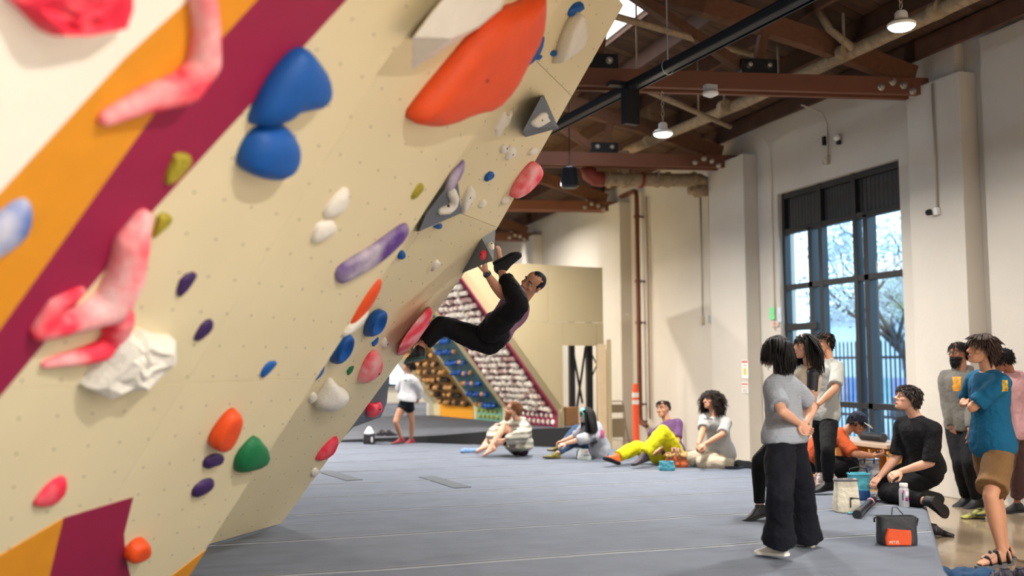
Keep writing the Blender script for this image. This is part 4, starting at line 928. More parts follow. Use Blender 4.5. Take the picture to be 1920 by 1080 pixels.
# ================= PEOPLE =================
def px_of(p):
    q = Vector(p)-CAM; z = q.dot(FWD); return 960+FPX*q.dot(RGT)/z, 540-FPX*q.dot(UPV)/z
def reach(P, x, y, L, sg):                 # joint seen at (x, y), bone of length L from P; n = nearer, f = farther solution
    r = ray(x, y).normalized(); m = P-CAM; b = m.dot(r); c = m.length_squared-L*L; D = b*b-c
    if D <= 0: q = CAM + r*b; return P + (q-P).normalized()*L
    return CAM + r*(b-math.sqrt(D) if sg == 'n' else b+math.sqrt(D))
def frame(f, u):
    f = Vector(f).normalized(); u = Vector(u); u = (u-f*u.dot(f)).normalized(); l = u.cross(f); return f, l, u
def lerp(a, b, t): return a+(b-a)*t
def catmull(P, n=4):
    P = [P[0]]+list(P)+[P[-1]]; out = []
    for i in range(1, len(P)-2):
        for k in range(n):
            t = k/n; a, b, c, d = P[i-1:i+3]
            out.append(tuple(.5*((2*b[j])+(-a[j]+c[j])*t+(2*a[j]-5*b[j]+4*c[j]-d[j])*t*t+(-a[j]+3*b[j]-3*c[j]+d[j])*t**3) for j in range(len(b))))
    out.append(tuple(P[-2])); return out
def bonetube(mb, a, b, rs, n=12, flat=1.0, fl=None):
    N = len(rs); pts = [a.lerp(b, i/(N-1)) for i in range(N)]
    mb.tube(pts, [(r, r*flat) for r in rs], n)
HEADP = [(-.118, .070, .035, .018), (-.104, .086, .005, .034), (-.085, .090, -.03, .046), (-.06, .089, -.062, .056), (-.03, .086, -.082, .065), (0, .082, -.093, .071),
         (.022, .088, -.098, .0735), (.05, .088, -.1, .075), (.078, .074, -.092, .069), (.1, .048, -.068, .052), (.113, .018, -.035, .026)]
def headmesh(mb, c, F, Lt, U, s):
    P = lambda x, y, z: c + Lt*(x*s) + F*(y*s) + U*(z*s)
    rings = []
    for z, fr, bk, hw in HEADP:
        cy = (fr+bk)/2; ry = (fr-bk)/2; ring = []
        for j in range(20):
            a = 2*math.pi*j/20; ca, sa = math.cos(a), math.sin(a)
            e = .86 if z < .02 else .95
            ring.append(P(hw*math.copysign(abs(ca)**e, ca), cy+ry*math.copysign(abs(sa)**e, sa), z))
        rings.append(ring)
    mb.loft(rings)
    mb.tube([P(0, .084, .018), P(0, .1, -.012), P(0, .111, -.034), P(0, .094, -.044)], [.008*s, .0095*s, .0145*s, .009*s], 8)
    for sx in (-1, 1):
        mb.ball(P(sx*.012, .094, -.037), .0095*s, 8, 6)
        mb.tube([P(sx*.012, .09, .022), P(sx*.034, .087, .027), P(sx*.056, .066, .02)], [.008*s, .0105*s, .008*s], 8)
        mb.ball(P(sx*.045, .062, -.03), (.022*s, .022*s, .02*s), 8, 6)
        R = Matrix((Lt, F, U)).transposed()
        mb.ball(P(sx*.077, -.012, -.004), (.009*s, .02*s, .033*s), 10, 7, R @ Matrix.Rotation(-.35*sx, 3, 'Z'))
    mb.tube([P(-.022, .084, -.073), P(0, .094, -.071), P(.022, .084, -.073)], [.004*s, .0085*s, .004*s], 8)
    mb.tube([P(-.019, .083, -.082), P(0, .093, -.083), P(.019, .083, -.082)], [.004*s, .009*s, .004*s], 8)
    mb.ball(P(0, .08, -.102), .017*s, 8, 6)
    return P
def handmesh(mb, w, d, pn, s, side, curl=.35, spread=.05):
    """palm, four unequal fingers and a thumb leaving the side of the palm. d = direction of the fingers, pn = direction the palm faces"""
    d = d.normalized(); pn = (pn-d*pn.dot(d)).normalized(); t = d.cross(pn)*side       # t: towards the thumb side
    P = lambda x, y, z: w + d*(x*s) + t*(y*s) + pn*(z*s)
    rings = []
    for x, hw, hz in ((-.02, .024, .02), (.01, .028, .018), (.04, .037, .0155), (.075, .041, .0135), (.092, .038, .011)):
        rings.append([P(x, hw*math.cos(a), hz*math.sin(a)) for a in [2*math.pi*j/12 for j in range(12)]])
    mb.loft(rings); mb.ball(P(.03, .024, .008), .018*s, 8, 6)
    for i, (y, L) in enumerate(((.029, .072), (.010, .081), (-.010, .076), (-.029, .060))):
        p = P(.082, y, 0); ang = curl*.55; q = [p]; dirx = d + t*(y*spread*14)
        dirx.normalize()
        for k, fr in enumerate((.45, .3, .25)):
            v = dirx*math.cos(ang) + pn*math.sin(ang); p = p + v*(L*fr*s); q.append(p); ang += curl*(1.0 if k == 0 else .8)
        mb.tube(q, [.0095*s, .009*s, .0083*s, .0068*s], 8)
        for a_, r_ in zip(q, (.0098, .0093, .0085, .0068)): mb.ball(a_, r_*s, 8, 5)
    q = [P(.018, .026, .008), P(.045, .048, .018), P(.068, .056, .024+.01*curl), P(.09, .056-.02*curl, .03+.02*curl)]
    mb.tube(q, [.014*s, .012*s, .0098*s, .0078*s], 8)
    for a_, r_ in zip(q[1:], (.012, .0099, .0078)): mb.ball(a_, r_*s, 8, 5)
def footmesh(mb, a, f, u, s, bare=True, k=1.0):
    f, l, u = frame(f, u); P = lambda x, y, z: a + f*(x*s*k) + l*(y*s) + u*(z*s)
    rings = []
    for x, hw, zb, zt in ((-.062, .018, -.07, -.03), (-.055, .03, -.078, .0), (-.02, .035, -.08, .035), (.03, .036, -.08, .02), (.08, .041, -.08, -.018), (.125, .046, -.08, -.038), (.16, .044, -.08, -.05), (.185, .03, -.078, -.056), (.195, .014, -.074, -.062)):
        zc = (zb+zt)/2; hz = (zt-zb)/2
        rings.append([P(x, hw*math.copysign(abs(math.cos(t))**.7, math.cos(t)), zc+hz*math.copysign(abs(math.sin(t))**.7, math.sin(t))) for t in [2*math.pi*j/14 for j in range(14)]])
    mb.loft(rings)
    if bare:
        for i in range(5):
            y = .032-.016*i; x = .178-.011*i; mb.ball(P(x, y*.95, -.068), (.014*s if i == 0 else .0105*s), 8, 6)
    return P
def hairlocks(mb, P, c, s, spec, rnd, U, F, Lt):
    """locks laid over the scalp. P maps head coordinates to the world"""
    n = int(spec.get('n', 260)*2.5); L = spec.get('len', .05); r = spec.get('r', .008)*.54; curl = spec.get('curl', 0); lift = spec.get('lift', .0); fringe = spec.get('fringe', 0)
    hl = spec.get('line', .045); back = spec.get('back', -.06); grav = spec.get('grav', 1.0)
    down = -UZ if spec.get('world', True) else -U
    made = 0; tries = 0
    while made < n and tries < n*8:
        tries += 1
        th = rnd.uniform(-math.pi, math.pi); z = rnd.uniform(back, .112)
        yf = math.cos(th)           # 1 = front
        if z < hl*(.5+.5*yf)+back*(.5-.5*yf)*1.0 + (.0 if yf < .2 else .012): continue
        k = min(range(len(HEADP)), key=lambda i: abs(HEADP[i][0]-z)); _, fr, bk, hw = HEADP[k]
        x = hw*math.sin(th); y = (fr+bk)/2 + (fr-bk)/2*math.cos(th)
        p = P(x, y, z); o = (p - P(0, -.01, .02)).normalized()
        flow = (down*grav + o*(.25 if L < .12 else .06) + F*(.35*fringe if yf > 0 else (-.12 if L < .12 else -.04))*1.0 + Lt*(.3*math.sin(th))).normalized()
        if z > .085: flow = (flow + (F*(1 if fringe else -.4)*math.cos(th) + Lt*math.sin(th))*.9).normalized()
        ll = L*rnd.uniform(.75, 1.15)
        if yf > .55: ll *= spec.get('frontlen', .35 if L > .12 else 1)
        seg = max(4, int(ll/.028)); q = p + o*(.004*s); pts = [p-o*.004]; ph = rnd.uniform(0, 6.28); dr = (flow*.7+o*(.5+lift)).normalized()
        for i in range(seg):
            dr = (dr*.62 + flow*.38 + down*(.12*grav) + Vector((rnd.gauss(0, 1), rnd.gauss(0, 1), rnd.gauss(0, 1)))*spec.get('mess', .05)).normalized()
            q = q + dr*(ll/seg)
            hv = q - P(0, -.006, .012); hx, hy, hz = hv.dot(Lt)/(.083*s), hv.dot(F)/(.105*s), hv.dot(U)/(.108*s)
            m = math.sqrt(hx*hx+hy*hy+hz*hz)
            if m < 1.0: q = q + hv*((1.0-m)/max(m, .2)*.9)
            cv = q
            if curl: cv = q + o*(curl*math.cos(ph+i*1.5)) + o.cross(flow)*(curl*math.sin(ph+i*1.5))
            pts.append(cv)
        rr = [r*s*(1-.75*(i/(len(pts)-1))**1.5) for i in range(len(pts))]
        mb.tube(pts, rr, 5, True); made += 1
def hairset(parent, P, c, F, Lt, U, s, spec, seed):
    rnd = random.Random(seed); mb = MB(); m = spec['mat']; R = Matrix((Lt, F, U)).transposed()
    b = spec.get('bulk', 1.0); mb.ball(P(0, -.016*1, .032), (.0765*s*b, .0935*s*b, .0885*s*b), 18, 12, R)
    if spec.get('lowback', True): mb.ball(P(0, -.05, -.015), (.062*s*b, .056*s*b, .06*s*b), 14, 9, R)
    hairlocks(mb, P, c, s, spec, rnd, U, F, Lt)
    return mb.build('hair', m, parent, smooth='all')
SKINS = {k: mat('skin_'+k, v, .5, var=.07, scale=6, spec=.4, sss=.08) for k, v in dict(fair=(204, 154, 128), tan=(186, 134, 104), olive=(172, 120, 92), brown=(146, 98, 74)).items()}
M_eye = mat('eye_dark', (36, 26, 22), .15); M_eyew = mat('eye_white', (168, 156, 148), .4); M_lip = mat('lip', (160, 86, 76), .5)
M_hairb = mat('hair_black', (22, 19, 19), .62, var=.3, scale=30, spec=.25); M_hairbr = mat('hair_brown', (56, 38, 30), .6, var=.35, scale=30, spec=.3); M_hairg = mat('hair_ginger', (132, 84, 50), .55, var=.3, scale=30); M_hairt = mat('hair_teal', (120, 186, 182), .5, var=.3, scale=30)
def clothmat(name, c, rough=.85, var=.07, bump=.5, bs=26, stretch=None): return mat(name, c, rough, var=var, scale=5, bump=bump, bscale=bs, spec=.2, stretch=stretch)
PEOPLE = {}; M_solek = mat("sole_black", (24, 24, 26), .7)
def person(label, H, skin, pel, neck, head, face, look, arms, legs, top, bottom, hair, shoes, pface=None, hup=None, extra=None, beard=None, glasses=None, female=False, bend=0.0, seed=1, brow=None):
    s = H/1.75; face = Vector(face).normalized(); look = Vector(look).normalized()
    up = (neck-pel).normalized(); TF, TL, TU = frame(face, up)
    TF = (face-up*face.dot(up)).normalized(); TL = up.cross(TF)
    PF = Vector(pface).normalized() if pface else TF; PU = up if not pface else (UZ if abs(PF.z) < .7 else up)
    PF = (PF-PU*PF.dot(PU)).normalized(); PL_ = PU.cross(PF)
    Ls = (neck-pel).length
    root = thing('person', label, 'person', (pel.x, pel.y, .27 if pel.x < 6.9 else 0))
    hc = reach(neck, head[0], head[1], .195*s, head[2])
    sw = (.158 if female else .178)*s
    body = MB()
    # spine
    mid = pel.lerp(neck, .5) - TF*bend
    def sp(t):
        a = pel.lerp(mid, min(t, .5)*2) if t < .5 else mid.lerp(neck, (t-.5)*2)
        q = (1-t)**2*pel + 2*t*(1-t)*(2*mid-(pel+neck)/2) + t*t*neck if bend else pel.lerp(neck, t)
        return q
    fm = .92 if female else 1
    TOR = [(-.14, .085, .075), (-.07, .145, .105), (0, .165, .118), (.16, .158*fm, .112), (.36, .132*fm, .098), (.55, .145*fm, .108), (.74, .162*fm, .118), (.88, .160*fm, .105), (.96, .115*fm, .08), (1.03, .062, .058)]
    def torso(mb, inf=lambda t: 0, t0=-.2, t1=1.1, scale=s, n=20):
        rr = []
        for t, a, b in catmull(TOR, 2):
            if t < t0 or t > t1: continue
            c = sp(t) if t >= 0 else pel + (pel-sp(.1)).normalized()*(-t*Ls)
            w = max(0, min(1, t/.5)); L_ = PL_.lerp(TL, w).normalized(); F_ = PF.lerp(TF, w).normalized()
            i = inf(t); rr.append([c + L_*((a*scale+i)*math.cos(x)) + F_*((b*scale+i)*math.sin(x)) for x in [2*math.pi*j/n for j in range(n)]])
        mb.loft(rr)
    torso(body)
    A = []; LG = []
    for side, sp_ in ((1, arms[0]), (-1, arms[1])):
        sh = neck - up*(.066*s) + TL*(side*sw) + (sp_[5] if len(sp_) > 5 else Vector((0, 0, 0)))
        el = reach(sh, sp_[0][0], sp_[0][1], .29*s, sp_[0][2]); wr = reach(el, sp_[1][0], sp_[1][1], .255*s, sp_[1][2])
        A.append((sh, el, wr))
        body.tube([sp(.95), sh + up*.0, sh.lerp(el, .1)], [.06*s, .056*s, .05*s], 12); body.ball(sh, .056*s, 12, 8)
        bonetube(body, sh, el, [.052*s, .05*s, .048*s, .043*s, .039*s]); body.ball(el, .040*s, 10, 7)
        bonetube(body, el, wr, [.040*s, .043*s, .040*s, .033*s, .028*s]); body.ball(wr, .027*s, 8, 6)
    for side, sp_ in ((1, legs[0]), (-1, legs[1])):
        hp = pel + PL_*(side*.088*s) - PU*(.03*s)
        kn = reach(hp, sp_[0][0], sp_[0][1], .43*s, sp_[0][2]); an = reach(kn, sp_[1][0], sp_[1][1], .42*s, sp_[1][2])
        if len(sp_) > 3: an = Vector(sp_[3](an))
        LG.append((hp, kn, an))
        body.ball(hp, .092*s, 12, 8); bonetube(body, hp, kn, [.09*s, .086*s, .077*s, .066*s, .056*s], 14); body.ball(kn, .056*s, 12, 8)
        bonetube(body, kn, an, [.054*s, .058*s, .056*s, .047*s, .038*s, .034*s], 14); body.ball(an, .036*s, 10, 7)
    sk = SKINS[skin]
    parts = []
    b0 = vox(body, 'body', sk, root, .013, 4); parts.append(b0)
    hm = MB(); fh, lh, uh = frame(look, hup if hup else (hc-neck).normalized()*.5+UZ*.6 if look.dot(UZ) < .9 else up)
    P = headmesh(hm, hc + fh*(.0*s), fh, lh, uh, s)
    hm.tube([sp(.92), neck, hc - fh*.025*s - uh*.05*s, hc-uh*.0-fh*.02*s], [.062*s*fm, .056*s*fm, .053*s*fm, .05*s*fm], 14)
    parts.append(vox(hm, 'head', sk, root, .0052, 2, .5))
    hh = MB()
    for i, (side, sp_) in enumerate(((1, arms[0]), (-1, arms[1]))):
        if sp_[2] is None: continue
        handmesh(hh, A[i][2], Vector(sp_[2]), Vector(sp_[3]), s, side*sp_[6] if len(sp_) > 6 else side, sp_[4])
        hh.tube([A[i][1].lerp(A[i][2], .8), A[i][2], A[i][2]+Vector(sp_[2]).normalized()*.02*s], [.031*s, .0265*s, .025*s], 12)
    if hh.v: parts.append(vox(hh, 'hands', sk, root, .0042, 2, .5))
    shp = []
    for i, (side, sp_) in enumerate(((1, legs[0]), (-1, legs[1]))):
        kn, an = LG[i][1], LG[i][2]; td = Vector(sp_[2]); fu = (kn-an).normalized() if abs(td.normalized().dot((kn-an).normalized())) < .9 else UZ
        if abs(td.z) < .25 and (kn-an).z > .1: fu = UZ
        if isinstance(shoes[i], dict) and shoes[i].get('bare'): shp.append((i, an, td, fu, kn))
        if shoes[i] is None or shoes[i] == 'bare' or shoes[i].get('bare'):
            fmh = MB(); footmesh(fmh, an, td, fu, s); fmh.tube([kn.lerp(an, .85), an], [.036*s, .037*s], 10); parts.append(vox(fmh, 'feet', sk, root, .006, 2))
        else: shp.append((i, an, td, fu, kn))
    # join everything of the body into one mesh
    bm = bmesh.new()
    for o in parts: bm.from_mesh(o.data)
    for o in parts[1:]:
        d = o.data; bpy.data.objects.remove(o); bpy.data.meshes.remove(d)
    bm.to_mesh(b0.data); bm.free(); b0.data.polygons.foreach_set('use_smooth', [True]*len(b0.data.polygons))
    # eyes, lips, brows
    for sx in (-1, 1):
        e = MB().ball(P(sx*.033, .0775, .002), .0125*s, 10, 8).build('eye', M_eyew, root, smooth='all'); MB().ball(P(sx*.033, .0845, .002), .0066*s, 8, 6).build('iris', M_eye, e, smooth='all')
        MB().tube([P(sx*.016, .096, .028), P(sx*.034, .097, .034), P(sx*.054, .078, .028)], [.0035*s, .005*s, .003*s], 6).build('eyebrow', hair['mat'] if hair['mat'] is not M_hairt else M_hairb, root, smooth='all')
    MB().tube([P(-.021, .088, -.0765), P(-.008, .0965, -.073), P(0, .0975, -.075), P(.008, .0965, -.073), P(.021, .088, -.0765)], [.003*s, .0065*s, .0065*s, .0065*s, .003*s], 6).build('lips', M_lip, root, smooth='all')
    hairset(root, P, hc, fh, lh, uh, s, hair, seed)
    if beard:
        bmb = MB(); rnd = random.Random(seed)
        for _ in range(beard.get('n', 150)):
            a = rnd.uniform(-1.45, 1.45); z = rnd.uniform(-.115, -.045-.0*abs(a)); 
            if abs(a) < .42 and z > -.092 and rnd.random() < .85: z = rnd.choice((-.058, -.1))
            k = min(range(len(HEADP)), key=lambda i: abs(HEADP[i][0]-z)); _, fr, bk, hw = HEADP[k]
            p = P(hw*math.sin(a), (fr+bk)/2+(fr-bk)/2*math.cos(a), z); o = (p-P(0, .02, -.05)).normalized()
            L = beard['len']*rnd.uniform(.6, 1.1)*(1 if z < -.07 else .5)
            bmb.tube([p-o*.004, p+o*.008*s-uh*L*.3, p+o*.009*s-uh*L*.7+fh*.004, p-uh*L], [.007*s, .0075*s, .006*s, .002*s], 5)
        bmb.build('beard', beard['mat'], root, smooth='all')
    if glasses:
        gm = MB()
        for sx in (-1, 1):
            gm.tube([P(sx*.034+.023*math.cos(a), .104-abs(.023*math.cos(a)*.2), .0+.019*math.sin(a)) for a in [i*math.pi/7 for i in range(15)]], .0018*s+.0004, 5)
            gm.tube([P(sx*.056, .1, .006), P(sx*.076, .06, .008), P(sx*.081, -.01, .006)], .0016*s+.0004, 5)
        gm.tube([P(-.012, .104, .004), P(0, .107, .007), P(.012, .104, .004)], .0018*s, 5)
        gm.build('glasses', glasses, root, smooth='all')
    # ---- trousers
    if bottom:
        bmb = MB(); lo = bottom.get('loose', .018); e0 = bottom.get('end', .97); hem = bottom.get('hem', .0)
        torso(bmb, lambda t: .010+lo*.25, -.2, bottom.get('waist', .17))
        for (hp, kn, an) in LG:
            bmb.ball(hp, (.1)*s, 12, 8)
            if e0 <= 1:      # ends above the knee
                en = hp.lerp(kn, e0); bonetube(bmb, hp, en, [(.096*s+lo*.6)*(1-.0), (.092)*s+lo, (.084)*s+lo*1.2, .078*s+lo*1.5+hem], 16)
            else:
                t1 = e0-1; en = kn.lerp(an, t1)
                bonetube(bmb, hp, kn, [.096*s+lo*.4, .092*s+lo*.7, .083*s+lo*.9, .071*s+lo, .063*s+lo], 16); bmb.ball(kn, .062*s+lo, 12, 8)
                bonetube(bmb, kn, en, [.062*s+lo, .064*s+lo, .06*s+lo, .052*s+lo+hem*.5, .045*s+lo+hem], 16)
        vox(bmb, bottom.get('name', 'trousers'), bottom['mat'], root, .0125, 5, .5, disp=bottom.get('wr', .018), dscale=.09, post=bottom.get('post'))
    # ---- top
    if top:
        tm = MB(); lo = top.get('loose', .02); hem = top.get('hem', -.08); wide = top.get('wide', .02)
        torso(tm, lambda t: (.012+lo*.35) + (wide*max(0, 1-abs(t-.1)/.5) if t < .9 else 0) - (0 if t < .98 else .0), hem, 1.0)
        if hem < -.16:
            pass
        for sh, el, wr in A:
            if top.get('sleeve', 'short') == 'none': continue
            tm.tube([sp(.93), sh, sh.lerp(el, .1)], [.07*s+lo*.3, .06*s+lo*.3, .057*s+lo*.4], 12); tm.ball(sh, .059*s+lo*.3, 12, 8)
            if top.get('sleeve', 'short') == 'short':
                e = sh.lerp(el, top.get('sl', .68)); bonetube(tm, sh, e, [.058*s+lo*.5, .054*s+lo*.6, .052*s+lo*.75, .05*s+lo*.9], 14)
            else:
                k = top.get('cuff', .95); bonetube(tm, sh, el, [.06*s+lo*.6, .058*s+lo, .055*s+lo, .052*s+lo, .048*s+lo], 14); tm.ball(el, .05*s+lo, 12, 8)
                bonetube(tm, el, el.lerp(wr, k), [.05*s+lo, .05*s+lo, .046*s+lo, .04*s+lo, .033*s+lo*.4], 14)
        if top.get('hood'):
            tm.tube([sp(.96)+TL*.09*s-TF*.0, sp(1.02)-TF*.085*s+TL*.05*s, sp(1.02)-TF*.1*s-TL*.05*s, sp(.96)-TL*.09*s], [.03*s, .05*s, .05*s, .03*s], 12)
            tm.tube([sp(.9)+TF*.09*s+TL*.03*s, sp(1.0)+TL*.085*s+TF*.03*s, sp(1.03)-TF*.05*s+TL*.06*s], .028*s, 10); tm.tube([sp(.9)+TF*.09*s-TL*.03*s, sp(1.0)-TL*.085*s+TF*.03*s, sp(1.03)-TF*.05*s-TL*.06*s], .028*s, 10)
        else:
            tm.tube([sp(1.0)+TL*(.064*s*math.cos(a))+TF*(.06*s*math.sin(a)-.004)+up*(.012*math.sin(-a)*s) for a in [i*math.pi/8 for i in range(17)]], .0115*s, 8) if top.get('collar', True) else None
        to = vox(tm, top.get('name', 'shirt'), top['mat'], root, .0115, top.get('sm', 5), .5, disp=top.get('wr', .02)*.8, dscale=top.get('ds', .10), post=top.get('post'))
    for i, an, td, fu, kn in shp:
        spec = shoes[i]; sm_ = MB()
        if spec.get('bare'):
            f_, l_, u_ = frame(td, fu); q = MB(); rr = []
            for x, hw in ((-.075, .02), (-.062, .035), (-.02, .039), (.03, .04), (.08, .045), (.125, .051), (.16, .05), (.195, .036), (.214, .015)): rr.append([an + f_*(x*s) + l_*(y*hw*s*1.05) + u_*(z*s) for y, z in ((-1, -.104), (1, -.104), (1, -.08), (-1, -.08))])
            so = q.loft(rr).build('sandal', spec['mat'], root, bevel=.004)
            for xx, rr_ in ((.05, .052), (.12, .05), (-.02, .05)): MB().tube([an + f_*(xx*s)+l_*(rr_*s*math.cos(a))+u_*((-.082+(.095 if xx < .06 else .055)*math.sin(a))*s) for a in [j*math.pi/8 for j in range(9)]], [(.004, .016)]*9, 6).build('strap', spec['strap'], so, smooth='all')
            continue
        P2 = footmesh(sm_, an - fu*.004, td, fu, s*1.06, False); 
        if spec.get('high', True): sm_.tube([an+(kn-an).normalized()*(.02+spec.get('cuffh', .0)), an-fu*.03], [(.042*s)]*2, 12)
        so = vox(sm_, 'shoe', spec['mat'], root, .006, 2, disp=.004, dscale=.04)
        f_, l_, u_ = frame(td, fu); q = MB(); rr = []
        for x, hw in ((-.066, .02), (-.058, .033), (-.02, .037), (.03, .038), (.08, .043), (.125, .049), (.16, .047), (.188, .034), (.204, .015)):
            rr.append([an - fu*.004 + f_*(x*s*1.06) + l_*(y*hw*s*1.09) + u_*(z*s*1.06) for y, z in ((-1, -.086), (1, -.086), (1, -.066), (-1, -.066))])
        q.loft(rr).build('sole', spec.get('sole', M_solek), so, bevel=.003)
        if spec.get('strap'):
            MB().tube([an + f_*(.05*s)+l_*(.042*s*math.cos(a))+u_*((-.045+.062*math.sin(a))*s) for a in [j*math.pi/8 for j in range(9)]], [(.004, .016)]*9, 6).build('strap', spec['strap'], so, smooth='all')
            MB().tube([an + f_*(.1*s)+l_*(.047*s*math.cos(a))+u_*((-.06+.04*math.sin(a))*s) for a in [j*math.pi/8 for j in range(9)]], [(.004, .013)]*9, 6).build('strap', spec['strap'], so, smooth='all')
    info = dict(root=root, P=P, A=A, LG=LG, hc=hc, sp=sp, TF=TF, TL=TL, up=up, s=s, F=fh, L=lh, U=uh, body=b0, sk=sk)
    if extra: extra(info)
    PEOPLE[label] = info
    return info
M_solek = mat('sole_black', (24, 24, 26), .7)
def pxpost(x0, y0, x1, y1, idx=1, near=True):       # a print on the cloth: faces of that patch take the second material
    def f(me, off):
        for p in me.polygons:
            c = p.center + off; x, y = px_of(c)
            if x0 < x < x1 and y0 < y < y1 and (p.normal.dot(CAM-c) > 0) == near: p.material_index = idx
    return f
def D(x, y, d): return atd(x, y, d)
def Z(x, y, z): return at(x, y, 2, z)
K_blk = clothmat('black_trouser', (17, 17, 20)); K_navy = clothmat('navy_trouser', (17, 19, 28)); 
# --- 1 striped tee, back to us
def stripes_mat(name, c1, c2, f):
    m = clothmat(name, c1); n = m.node_tree.nodes; l = m.node_tree.links; b = n['Principled BSDF']; co = n['Texture Coordinate'].outputs['Object']
    wv = n.new('ShaderNodeTexWave'); wv.bands_direction = 'Z'; wv.inputs['Scale'].default_value = f; wv.inputs['Distortion'].default_value = .6; wv.inputs['Detail Scale'].default_value = .5; l.new(co, wv.inputs[0])
    r = n.new('ShaderNodeValToRGB'); r.color_ramp.elements[0].position = .35; r.color_ramp.elements[1].position = .55; r.color_ramp.elements[0].color = srgb(c1); r.color_ramp.elements[1].color = srgb(c2)
    l.new(wv.outputs[0], r.inputs[0]); l.new(r.outputs[0], b.inputs['Base Color']); return m
HB = dict(mat=M_hairb)
shoe_w = dict(mat=mat('shoe_white', (206, 204, 198), .6), sole=mat('sole_white', (220, 218, 212), .6)); shoe_b = dict(mat=mat('shoe_black', (30, 30, 33), .6))
person('person in a striped grey tee and wide black trousers, hands clasped behind the back', 1.64, 'fair', D(1472, 826, 7.2), D(1464, 704, 7.25), (1455, 654, 'f'),
       rel(-.75, .62, 0), rel(-.9, .30, .10),
       [((1466, 772, 'n'), (1497, 793, 'f'), rel(.75, .2, -.6), rel(-.3, -.6, .3), .9), ((1524, 764, 'f'), (1509, 793, 'n'), rel(-.3, -.3, -.8), rel(.2, -.7, .2), .9)],
       [((1462, 925, 'n'), (1461, 1017, 'f'), rel(-.65, .72, -.05)), ((1505, 922, 'f'), (1512, 1010, 'f'), rel(-.6, .75, -.05))],
       dict(mat=stripes_mat('striped_tee', (172, 178, 186), (120, 126, 136), 30), loose=.03, hem=-.06, wide=.03, sl=.8), dict(mat=K_navy, loose=.035, end=1.995, hem=.05, wr=.025),
       dict(mat=M_hairb, n=420, len=.15, r=.012, mess=.03, back=-.09, bulk=1.06, frontlen=.95, line=.03), [shoe_w, shoe_w], female=True, seed=3)
# --- 2 woman behind, black tattooed shoulder
def tattoo(i):
    sh, el, wr = i['A'][0]; b = i['body']; b.data.materials.append(mat('tattoo_black', (38, 40, 46), .45))
    c = sh.lerp(el, .12) - i['TF']*.03; off = wloc(i['root'])
    for p in b.data.polygons:
        if (p.center+off-c).length < .112: p.material_index = 1
person('woman with long black hair, cream tank top and solid black shoulder tattoo', 1.67, 'fair', D(1493, 800, 8.7), D(1518, 688, 8.72), (1509, 647, 'n'),
       rel(-.93, .0, .05), rel(-.93, -.25, .1),
       [((1522, 770, 'f'), (1478, 815, 'n'), rel(-.8, .1, -.5), rel(.2, .5, -.5), .8), ((1470, 765, 'f'), (1440, 812, 'n'), rel(-.5, .1, -.8), rel(.5, .5, 0), .7)],
       [((1490, 885, 'n'), (1492, 965, 'f'), rel(-.9, .2, -.1)), ((1418, 868, 'f'), (1424, 952, 'n'), rel(-.93, -.1, -.25))],
       dict(name='tank_top', mat=clothmat('tank_cream', (206, 190, 170)), loose=.004, hem=.0, wide=0, sleeve='none', collar=False, wr=.006), dict(mat=K_blk, loose=.004, end=1.93, wr=.008, name='leggings'),
       dict(mat=M_hairb, n=330, len=.25, r=.009, mess=.02, back=-.06, bulk=1.03, frontlen=.2), [dict(mat=mat('shoe_black', (30, 30, 33), .6))]*2, female=True, seed=4, extra=tattoo)
# --- 3 glasses, plain grey tee
person('man in round glasses and plain light grey tee standing before the window', 1.69, 'tan', D(1546, 782, 10.6), D(1554, 675, 10.65), (1543, 636, 'n'),
       rel(-.9, -.25, 0), rel(-.95, -.22, .05),
       [((1566, 728, 'n'), (1536, 757, 'n'), rel(-.85, .2, -.3), rel(.3, .6, 0), .7), ((1532, 735, 'f'), (1520, 765, 'n'), rel(-.3, -.3, -.8), rel(.4, .6, 0), .7)],
       [((1552, 845, 'n'), (1553, 902, 'f'), rel(-.9, -.3, -.1)), ((1540, 845, 'f'), (1540, 898, 'f'), rel(-.9, -.3, -.1))],
       dict(mat=clothmat('tee_light_grey', (172, 172, 166)), loose=.028, hem=-.10, wide=.02, sl=.85), dict(mat=K_blk, loose=.012, end=1.95, wr=.012),
       dict(mat=M_hairb, n=260, len=.045, r=.008, mess=.2, curl=.003, fringe=1, back=-.05, line=.06, world=False), [shoe_b, shoe_b], glasses=M_steel, seed=5)
